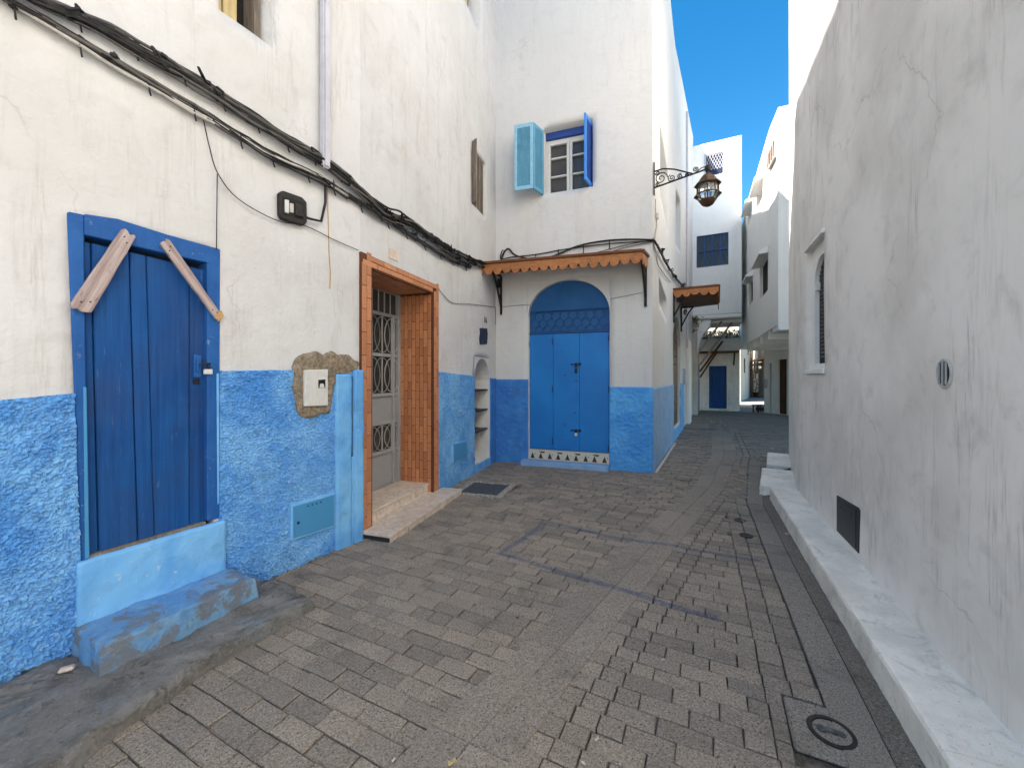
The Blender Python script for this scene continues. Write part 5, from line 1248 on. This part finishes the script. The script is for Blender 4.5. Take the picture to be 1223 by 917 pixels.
# pipe and box on the end of D
mm = MB(); s_ = sD(818.8); mm.tube([WD.P(s_, .05, 2.6), WD.P(s_, .05, 10.6)], .035, 8); tag(mm.build('downpipe', M['lavender']), 'thin grey downpipe near the far end of the corner house', 'pipe')
t = plate(WD, [(815.3, 440), (818, 441), (818, 458), (815.3, 459)], .0, .09, 'meter_box', M['lavender'], 'small grey meter box on the lane side of the corner house beyond the brown door', 'meter box', .01)
mm = MB(); s_ = sD(819.5); mm.wbox(WD, s_, s_+.9, .0, .12, -.03, 2.9); tag(mm.build('door_pillar', M['cream'], bevel=.02), 'white door pillar at the far end of the corner house', 'pillar')

# H: hut with the dark blue door behind the passage
hl, hr = at_u(822, 19.9), at_u(883.5, 19.0); hb = Vector((.45, .89))*3.2
WH = Wall(hl, hr, 1)
hd = (WH.s(846.8), WH.s(868), .0, WH.uv(857, 437)[1], .12, 'nobottom')
hH, _ = block('small_house', 'low grey-white house with the dark navy door behind the passage', [hl, hr, hr+hb, hl+hb], -.05, 3.6, 'grey_wall', holes={0: [hd]}, step=.2, seed=70)
mm = MB(); mm.wbox(WH, hd[0], hd[1], -.12, -.09, 0, hd[3]); dd_ = mm.build('door', M['shutter_deep'], hH)
for i in range(4):
    a = hd[0]+(hd[1]-hd[0])*i/4; mm = MB(); mm.wbox(WH, a+.008, hd[0]+(hd[1]-hd[0])*(i+1)/4-.008, -.09, -.075, .04, hd[3]-.01); mm.build('plank', M['door_blue'], dd_, bevel=.004)
mm = MB(); mm.wbox(WH, .1, WH.L, .0, .30, 0, .10); mm.build('doorstep', M['bench'], hH, bevel=.02)
mm = MB(); z_ = WH.uv(860, 421)[1]; mm.wbox(WH, .05, WH.L-.05, .0, .45, z_-.04, z_+.05); aw = mm.build('door_canopy', M['awning_dark'], hH, bevel=.01)
mm = MB(); mm.tube([WH.P(WH.L-.25, .03, z_-.6), WH.P(WH.L-.25, .40, z_-.03)], .035, 5); mm.build('canopy_bracket', M['dark_iron'], hH)
def foliage(name, label, fn, n, size, mat, seed, stems=()):
    rr = random.Random(seed); mm = MB()
    for i in range(n):
        c = Vector(fn(rr)); a = Vector((rr.gauss(0, 1), rr.gauss(0, 1), rr.gauss(0, 1))).normalized(); b = a.cross(Vector((rr.gauss(0, 1), rr.gauss(0, 1), rr.gauss(0, 1)))).normalized(); s2 = size*rr.uniform(.6, 1.3)
        mm.add([c-a*s2, c+b*s2*.45+a.cross(b)*s2*.1, c+a*s2, c-b*s2*.45+a.cross(b)*s2*.1], [(0, 1, 2, 3)])
    t = empty(name, fn(random.Random(1)), label, 'plant')
    mm.build('leaves', mat, t, norm=False)
    m2 = MB()
    for s2 in stems: m2.tube(s2, .012, 4)
    if stems: m2.build('stems', M['brown_door'], t)
    return t
zv = 3.6
foliage('creeper', 'dark green creeper heaped on the roof of the navy-door house', lambda r: (WH.P(r.uniform(.0, WH.L+.1), -r.uniform(-.15, .7), zv+r.random()**2*.38-.12)), 1500, .06, M['leaf'], 3, [[WH.P(.2, -.2, zv), WH.P(.8, -.1, zv+.25), WH.P(1.5, -.1, zv+.1)], [WH.P(.3, .0, zv), WH.P(.9, .1, zv+.5), WH.P(1.5, .3, zv+1.0)]])
foliage('hanging_creeper', 'sparse olive creeper trailing beside the short awning', lambda r: (WG.P(.05+r.gauss(0, .16), .12+r.random()*.1, 4.15-r.random()**1.5*.65)), 160, .05, M['leaf2'], 6, [[WG.P(.05, .1, 4.2), WG.P(.0, .15, 3.9), WG.P(.1, .15, 3.5)]])

# F: right-hand far house with the overhanging upper floor
f0 = at_u(882.5, 19.5); f1 = at_u(919, 11.25); f2 = at_u(929.5, 10.35); f3 = f2+Vector((math.cos(R(24)), -math.sin(R(24))))*3.0
fz = 2.95; ftop = 8.55
WF = Wall(f0, f1, 1)
def fwin(u0, u1, v0, v1, vu=None):
    a, b = sorted((WF.s(u0), WF.s(u1))); m_ = (u0+u1)/2
    return (a, b, WF.uv(m_, v1)[1], WF.uv(m_, v0)[1], .12)
fw = [fwin(907.5, 917, 311, 352), fwin(894.5, 899, 334, 362), fwin(904.5, 911, 224, 243), fwin(893.5, 898.5, 249, 262)]
hF, wsF = block('overhang_house', 'white house on the far right with an overhanging upper floor and hooded windows', [f0, f1, f2, f3, f3+Vector((5, 9)), f0+Vector((4, -1.8))+Vector((1, 2))], fz, ftop, 'cream', holes={0: fw}, step=.3, seed=90)
for a, b, z0_, z1_, d_ in fw:
    mm = MB(); mm.wbox(WF, a, b, -.12, -.09, z0_, z1_); wq = mm.build('window', M['interior'] if z0_ < 5 else M['cream'], hF)
    mm = MB(); mm.hexa([WF.P(a-.12, .0, z1_), WF.P(b+.12, .0, z1_), WF.P(b+.14, .24, z1_-.02), WF.P(a-.14, .24, z1_-.02), WF.P(a-.12, .0, z1_+.20), WF.P(b+.12, .0, z1_+.20), WF.P(b+.14, .24, z1_+.04), WF.P(a-.14, .24, z1_+.04)]); mm.build('hood', M['cream'], wq)
WF1 = Wall(f1, f2, 1)
zz0, zz1 = WF1.uv(924, 195)[1], WF1.uv(924, 174)[1]
mm = MB(); mm.wbox(WF1, WF1.L*.1, WF1.L*.85, .0, .06, zz0, zz1); gq = mm.build('fretwork_panel', M['old'], hF, bevel=.01)
mm = MB()
for f in np.linspace(.15, .80, 4):
    mm.tube([WF1.P(WF1.L*f, .07, zz0+.05), WF1.P(WF1.L*(f+.05), .07, zz1-.05)], .02, 5)
mm.build('fretwork_bars', M['brown_door'], gq)
# lower bay, beams under the overhang
WF2 = Wall(f2, f3, 1)
mm = MB(); mm.wbox(WF2, .0, 3.0, -.8, .004, fz-.13, fz+.0); mm.build('bay_foot', M['cream'], hF, bevel=.01)
for i, s_ in enumerate((WF.L-.7, WF.L-2.3, WF.L-4.1, WF.L-6.0)):
    mm = MB(); mm.wbox(WF, s_, s_+.28, -2.6, -.06, fz-.26, fz+.0); mm.build('floor_beam', M['cream'], hF, bevel=.01)
# ground floor cross wall under the overhang with brown door
gl2, gr2 = at_u(913, 18.2), at_u(958, 16.2); WX = Wall(gl2, gr2, 1)
bd = (WX.s(928.5), WX.s(939.5), .02, WX.uv(934, 429)[1], .15); bd2 = (WX.s(919), WX.s(921.3), .02, WX.uv(920, 434)[1], .15)
wall_grid(WX, 0, WX.L, -.05, fz-.03, [bd2, bd], .3, .008, .002, 99).build('ground_floor_wall', M['cream'], hF, norm=False)
mm = MB(); mm.wbox(WX, -.02, .0, -3, .0, -.05, fz-.03); mm.build('ground_floor_side', M['cream'], hF)
mm = MB(); mm.wbox(WX, *bd[:2], -.15, -.12, 0, bd[3]); dd_ = mm.build('brown_door', M['brown_door'], hF)
for i in range(3): a = bd[0]+(bd[1]-bd[0])*i/3; mm = MB(); mm.wbox(WX, a+.02, bd[0]+(bd[1]-bd[0])*(i+1)/3-.02, -.12, -.10, .1, bd[3]-.05); mm.build('panel', M['brown_door'], dd_, bevel=.006)
mm = MB(); mm.wbox(WX, *bd2[:2], -.15, -.12, 0, bd2[3]); mm.build('narrow_door', M['interior'], hF)
mm = MB(); a, b = WX.uv(915.5, 458); mm.wbox(WX, a-.07, a+.07, .0, .06, b-.2, b+.2); tag(mm.build('letter_box', M['lavender'], bevel=.01), 'small grey letter box beside the narrow dark door under the overhang', 'letter box')
# thin cable swooping across F
mm = MB(); pts_ = [WF.P(WF.s(885), .1, 0), ]
ca = WF2.P(.35, .05, WF2.uv(938, 330)[1]); cb = WF.P(WF.s(886), .06, WF.uv(886, 378)[1])
mm.tube([ca.lerp(cb, f)-Vector((0, 0, .25*math.sin(math.pi*f))) for f in np.linspace(0, 1, 14)], .012, 4); tag(mm.build('overhead_cable', M['dark_iron']), 'thin dark cable slung along the overhanging white house', 'cable')

# distant lane beyond
k1, k2 = at_u(884.5, 26.0), at_u(898, 34.0)
h1_, w1_ = block('distant_house', 'distant grey house on the left of the far lane', [k1+Vector((-6, 1)), k1, k2, k2+Vector((-6, 3))], -.05, 5.6, 'far_tan', step=1.0, seed=110)
Wk = Wall(k1, k2, 1)
for a, z0_, z1_, w_ in ((.25, 1.9, 2.9, .5), (.55, 3.3, 4.3, .6), (.85, 3.2, 4.4, .7), (.8, 0, 2.2, .9)):
    s_ = Wk.L*a; mm = MB(); mm.wbox(Wk, s_, s_+w_, .0, .04, z0_, z1_); mm.build('window' if z0_ else 'door', M['pane'] if z0_ else M['brown_door'], h1_)
k3, k4 = at_u(898.5, 36), at_u(916, 30.5)
h2_, w2_ = block('distant_house', 'distant cream house closing the far lane, with small awnings', [k3, k4, k4+Vector((4, 6)), k3+Vector((3, 8))], -.05, 4.6, 'far_tan', step=1.0, seed=120)
h3_, _ = block('distant_house', 'highest distant white house rising behind the cream one', [k3+Vector((-.2, 5)), k4+Vector((1.5, 5)), k4+Vector((4, 9)), k3+Vector((0, 9))], -.05, 6.8, 'far_tan', step=1.0, seed=130)
Wm = Wall(k3, k4, 1)
for u0, u1, v0, v1 in ((903, 905.2, 436, 446), (906.5, 910.5, 432, 440)):
    a, b = Wm.uv(u0, v0), Wm.uv(u1, v1); mm = MB(); mm.wbox(Wm, a[0], b[0], .0, .05, b[1], a[1]); mm.build('window', M['pane'], h2_)
for u0, u1, v in ((901, 911, 435), (904, 914, 430)):
    a, b = Wm.uv(u0, v), Wm.uv(u1, v); mm = MB(); mm.hexa([Wm.P(a[0], 0, a[1]), Wm.P(b[0], 0, a[1]), Wm.P(b[0], .8, a[1]-.25), Wm.P(a[0], .8, a[1]-.25), Wm.P(a[0], 0, a[1]+.08), Wm.P(b[0], 0, a[1]+.08), Wm.P(b[0], .8, a[1]-.17), Wm.P(a[0], .8, a[1]-.17)]); mm.build('canopy', M['old'] if v == 435 else M['awning'], h2_)
# potted climber against the cream house and low dark bench
cp = Wm.P(Wm.s(908.5), .35, 0)
t = empty('potted_climber', cp, 'thin climbing plant in a pot against the distant cream house', 'plant')
mm = MB(); mm.lathe(cp, [(.16, 0), (.24, .35), (.26, .37), (.0, .34)], 10, cap=False); mm.build('pot', M['brown_door'], t)
mm = MB(); mm.tube([cp+Vector((0, 0, .3)), cp+Vector((.05, 0, 1.2)), cp+Vector((-.05, .1, 2.4)), cp+Vector((0, .15, 3.0))], .03, 5); mm.build('stem', M['brown_door'], t)
rr = random.Random(2); mm = MB()
for i in range(130):
    z_ = rr.uniform(.4, 3.1); c = cp+Vector((rr.gauss(0, .12), rr.gauss(0, .1), z_)); a = Vector((rr.gauss(0, 1), rr.gauss(0, 1), rr.gauss(0, 1))).normalized(); b = a.orthogonal().normalized(); mm.add([c-a*.07, c+b*.05, c+a*.07, c-b*.05], [(0, 1, 2, 3)])
mm.build('leaves', M['leaf'], t, norm=False)
bc = gnd(907, 492); t = empty('low_table', (bc.x, bc.y, 0), 'low dark table standing at the mouth of the far lane', 'table')
Mx = Matrix.Translation((bc.x, bc.y, 0)) @ Matrix.Rotation(.3, 4, 'Z')
mm = MB(); mm.box(-.28, .28, -.18, .18, .28, .34, Mx); mm.build('tabletop', M['interior'], t, bevel=.01)
for x in (-.24, .2):
    for y in (-.14, .11): mm = MB(); mm.box(x, x+.04, y, y+.04, 0, .28, Mx); mm.build('leg', M['interior'], t)
mm = MB(); mm.box(-.1, .24, -.14, .12, .06, .24, Mx); mm.build('shelf_box', M['black_plate'], t, bevel=.01)

# ================================================================== cables
def path(W, pts, t): return [W.P(*[W.uv(u, v, t)[0], t, W.uv(u, v, t)[1]]) for u, v in pts]
def resample(P, n):
    d = [0]
    for a, b in zip(P, P[1:]): d.append(d[-1]+(b-a).length)
    out = []
    for k_ in range(n+1):
        x = d[-1]*k_/n; i = max(j for j in range(len(d)) if d[j] <= x+1e-9); i = min(i, len(P)-2)
        f = (x-d[i])/max(d[i+1]-d[i], 1e-6); 
        p0 = P[max(i-1, 0)]; p1 = P[i]; p2 = P[i+1]; p3 = P[min(i+2, len(P)-1)]
        out.append(.5*((2*p1)+(p2-p0)*f+(2*p0-5*p1+4*p2-p3)*f*f+(3*p1-p0-3*p2+p3)*f*f*f))
    return out
def bundle(label, P, n, spread, r, mats, seed, clamps=9, knots=0):
    rr = random.Random(seed); t = empty('cable_bundle', P[len(P)//2], label, 'cables', 'black cable bundles along the left houses')
    L = sum((b-a).length for a, b in zip(P, P[1:])); m = max(12, int(L/.06)); base = resample(P, m)
    for k_ in range(n):
        ph = rr.uniform(0, 100); pts_ = []; uk = rr.uniform(-1, 1)
        for i, p in enumerate(base):
            x = i*.06
            ox = spread*1.3*float(pnoise(np.array(x*.9+ph), np.array(ph))); oz = spread*(.42*uk+1.0*float(pnoise(np.array(x*.8+ph), np.array(ph+40))))+spread*.35*float(pnoise(np.array(x*5+ph), np.array(ph+9)))
            pts_.append(p+Vector((abs(ox)*.6, -abs(ox)*.2, oz)))
        mm = MB(); mm.tube(pts_, r*rr.uniform(.55, 1.25), 5); mm.build('cable', M[rr.choice(mats)], t, smooth_=True)
    for k_ in range(clamps):
        p = base[int(m*(k_+.5)/clamps)]; mm = MB(); q = p+Vector((0, 0, spread*.2)); mm.box(-.012, .014, -.012, .012, -.035, .022, Matrix.Translation(q)); mm.tube([q, q+Vector((.01, 0, -.07)), q+Vector((.025, -.01, -.10))], .006, 4); mm.build('clamp', M['dark_iron'], t)
    for k_ in range(knots):
        f = rr.uniform(.1, .98); p = base[int(m*f)]; pts_ = [p+Vector((rr.uniform(-.01, .05), rr.uniform(-.12, .12), rr.uniform(-.05, .055))) for _ in range(6)]
        mm = MB(); mm.tube(resample(pts_, 18), r*.7, 4); mm.build('loose_loop', M['cable'], t, smooth_=True)
        mm = MB(); mm.box(-.014, .02, -.022, .022, -.012, .014, Matrix.Translation(p+Vector((.02, 0, rr.uniform(-.02, .04)))) @ Matrix.Rotation(rr.uniform(0, 3), 4, 'Z')); mm.build('splice_box', M['dark_iron'], t, bevel=.006)
mats = ['cable', 'cable', 'cable', 'cable_grey', 'cable']
TA = .035
upA = path(WA, [(-30, -42), (30, -6), (65, 10), (125, 36), (180, 68), (235, 98), (275, 126), (312, 150), (345, 172), (385, 193)], TA)+path(WB, [(436, 236), (450, 243)], TA)[:0]
upA += [WA.P(WA.s(412), TA+.02, WA.uv(412, 218)[1])]
bundle('upper black cable bundle on the boarded-door house', upA, 16, .075, .0115, mats, 1, 9, 5)
loA = path(WA, [(-30, -22), (12, 2), (60, 30), (140, 77), (190, 106), (245, 138), (285, 163), (325, 187), (385, 215), (415, 233)], TA)
bundle('lower black cable bundle on the boarded-door house', loA, 11, .05, .010, ['cable', 'cable', 'cable_grey', 'cable_white'], 2, 8, 2)
j = WA.P(WA.s(412), TA+.02, WA.uv(412, 218)[1])
upB = [j]+path(WB, [(447, 245), (462, 256), (478, 262), (492, 270), (508, 281), (522, 290), (540, 301), (560, 311), (578, 317)], .04)
bundle('thick tangled cable bundle above the tiled doorway', upB, 18, .085, .011, mats, 3, 6, 34)
loB = [loA[-1]]+path(WB, [(440, 250), (460, 262), (480, 274), (500, 287), (520, 299), (540, 310), (562, 320)], .03)
bundle('thin lower cable bundle above the tiled doorway', loB, 9, .045, .009, ['cable', 'cable', 'cable_grey'], 4, 7, 5)
# plaster ledge the cables rest on, above the tiled doorway
# cables over the awning and round the corner
TC = .03
cb1 = path(WC, [(597, 318), (600, 305), (607, 297), (616, 305), (640, 310), (660, 306), (690, 294), (720, 288), (750, 286), (779, 286.5)], TC)
cb2 = path(WC, [(596, 316), (603, 300), (600, 299), (598, 309), (612, 307), (640, 304), (680, 297), (730, 291), (779, 288)], TC)
def single(name, label, P, r, mat, n=40, parent=None, group=None):
    mm = MB(); mm.tube(resample(P, n), r, 6); o = mm.build(name, M[mat], parent, smooth_=True)
    if label: tag(o, label, 'cable', group)
    return o
t = empty('cable_bundle', cb1[5], 'wavy black cables strung above the long awning of the corner house', 'cables', 'black cable bundles along the left houses')
single('cable', None, cb1, .016, 'cable', 60, t); single('cable', None, cb2, .010, 'cable', 60, t)
for u, v in ((640, 306), (667, 301), (697, 294), (728, 289)):
    s_, z_ = WC.uv(u, v, TC); mm = MB(); mm.tube([WC.P(s_, .0, z_+.05), WC.P(s_, .035, z_+.04), WC.P(s_, .035, z_-.13)], .010, 5); mm.build('clamp', M['dark_iron'], t)
single('cable', None, path(WC, [(700, 305), (730, 297), (755, 291), (779, 287)], .02), .007, 'cable_grey', 20, t)
single('cable', None, path(WC, [(715, 306), (745, 296), (779, 289)], .02), .007, 'cable_grey', 20, t)
pD = [WC.P(WC.L, TC, WC.uv(779, 286.5)[1])]+path(WD, [(783, 290), (788, 299), (794, 312), (800, 322), (806, 331), (812, 338), (817, 343)], .05)
bundle('black cable bundle running along the lane side of the corner house', pD, 6, .035, .014, mats, 6, 8, 8)
single('cable', None, [pD[0]]+path(WD, [(783, 300), (784.5, 312), (788, 320), (796, 331), (801, 337)], .03), .012, 'cable_white', 30, t)
# thin stray wires on the left walls
single('stray_wire', 'thin wire hanging from the cables past the boarded door towards the tiled doorway', path(WA, [(243, 143), (250, 175), (260, 207), (285, 238), (330, 263), (365, 270), (400, 287), (428, 299)], .02), .0035, 'cable', 40)
single('stray_wire', 'thin vertical wire above the right corner of the boarded door', path(WA, [(259.5, 208), (259, 250), (258.5, 298)], .02), .003, 'cable', 10)
single('stray_wire', 'thin wire from the tiled doorway to the awning bracket', path(WB, [(523, 344), (532, 355), (541, 362), (560, 363), (592, 367)], .012), .004, 'cable', 24)
single('stray_wire', 'short thin wire hanging below the left awning bracket', path(WB, [(592, 367), (592, 378), (592, 388)], .015), .005, 'cable', 6)
single('stray_wire', 'thin wire crossing the white wall left of the arched shop door', path(WC, [(597, 367), (615, 365), (633, 364)], .012), .004, 'cable_grey', 10)
single('stray_wire', 'thin wire rising from the arched shop door to the right bracket', path(WC, [(729, 357), (750, 353), (768, 349)], .012), .004, 'cable_grey', 10)
single('lantern_wire', 'pale wire with a small joint running down the house corner below the lantern', path(WD, [(783, 238), (783, 256), (784.5, 268), (782, 285)], .02), .010, 'cable_white', 16)
s_, z_ = WD.uv(783.5, 258); mm = MB(); mm.wbox(WD, s_-.03, s_+.03, .0, .05, z_-.06, z_+.05); tag(mm.build('wire_joint', M['meter'], bevel=.01), 'small pale junction on the wire below the lantern', 'junction box')
mm = MB(); mm.wbox(WD, .02, 3.4, .03, .075, -.02, .012); tag(mm.build('mortar_fillet', M['mortar'], bevel=.006), 'pale mortar strip along the foot of the lane side of the corner house', 'mortar strip')
# rust crack line down wall A
single('rusty_wire', 'rusty vertical wire down the white wall left of the tiled doorway', path(WA, [(391, 225), (392, 260), (393, 300), (394.5, 325), (394, 345)], .008), .0035, 'split_wood', 20)

# ================================================================== litter and dirt
def heap(name, label, cx_, cy_, n, spread, size, mats_, seed, dirv_=None):
    rr = random.Random(seed); mm = MB()
    for i in range(n):
        a = rr.gauss(0, spread); b = rr.gauss(0, spread*.28); p = Vector((cx_, cy_))+(dirv_ or av)*a+bv*b; s2 = size*rr.uniform(.3, 1.2)
        v = [Vector((rr.uniform(-1, 1), rr.uniform(-1, 1), rr.uniform(-.2, 1)))*s2 for _ in range(6)]
        mm.add([(p.x+q.x, p.y+q.y, max(.0, q.z)+.002) for q in v], [(0, 1, 2), (0, 2, 3), (0, 3, 4), (1, 2, 5), (2, 3, 5), (3, 4, 5), (0, 1, 4)])
    o = mm.build(name, mats_, norm=False); tag(o, label, None, None, 'stuff'); o['category'] = 'dirt'
c = gnd(385, 662); heap('rubble', 'loose brown dirt and grit along the foot of the wall by the marble step', c.x-.05, c.y, 420, .22, .011, M['dirt'], 1)
c = gnd(320, 690); heap('rubble', 'fine dirt at the right end of the crumbling doorstep', c.x, c.y, 120, .10, .008, M['dirt'], 2)
c = gnd(40, 845); heap('rubble', 'dirt in the corner left of the crumbling doorstep', c.x, c.y-.0, 160, .16, .012, M['dirt'], 3)
for u, v, lab, mt, sz in ((484, 757, None, 0, 0),)[:0]: pass
def scrap(u, v, label, mat, sx, sy, rz, nm='litter', z=.004):
    p = gnd(u, v); mm = MB(); rr = random.Random(u)
    v_ = [(-sx, -sy, 0), (0, -sy*1.2, .006), (sx, -sy*.6, .001), (sx*.9, sy, .005), (-.1*sx, sy*.8, .001), (-sx, sy*.7, .006)]
    Mx = Matrix.Translation((p.x, p.y, z)) @ Matrix.Rotation(rz, 4, 'Z')
    mm.add([Mx @ Vector(q) for q in v_]+[Mx @ (Vector(q)+Vector((0, 0, .002))) for q in v_], [(0, 1, 4, 5), (1, 2, 3, 4), (11, 10, 7, 6), (10, 9, 8, 7)]+[(i, (i+1) % 6, (i+1) % 6+6, i+6) for i in range(6)])
    tag(mm.build(nm, M[mat]), label, 'litter' if nm == 'litter' else 'leaf')
scrap(540, 911, 'small crumpled yellow leaf on the paving in the foreground', 'yellow', .018, .012, .4, 'fallen_leaf')
scrap(470, 909, 'white scrap on the paving at the edge of the slab band, foreground', 'mortar', .008, .005, 1)
scrap(713, 884, 'tiny white scrap among the setts, foreground centre', 'mortar', .010, .004, .6)
scrap(697, 913, 'thin white scrap at the bottom edge beside the slab band', 'mortar', .012, .004, 2.4)
scrap(792, 789, 'tiny white scrap on the setts in the middle right', 'mortar', .008, .006, 0)
scrap(923, 536, 'white paper scrap on the paving near the far bench', 'mortar', .05, .03, 0)
scrap(940, 638, 'white scrap at the foot of the long bench', 'mortar', .02, .012, 0)
scrap(866, 574, 'tiny white scrap on the slab band in the lane', 'mortar', .015, .012, 0)
p = WA.P(sA(62), .22, 0); mm = MB(); Mx = Matrix.Translation((p.x, p.y, .095)) @ Matrix.Rotation(.6, 4, 'Z')
mm.box(-.03, .03, -.02, .02, 0, .02, Mx); tag(mm.build('stone_chip', M['marble'], bevel=.008), 'pale stone chip lying left of the crumbling doorstep', 'stone')
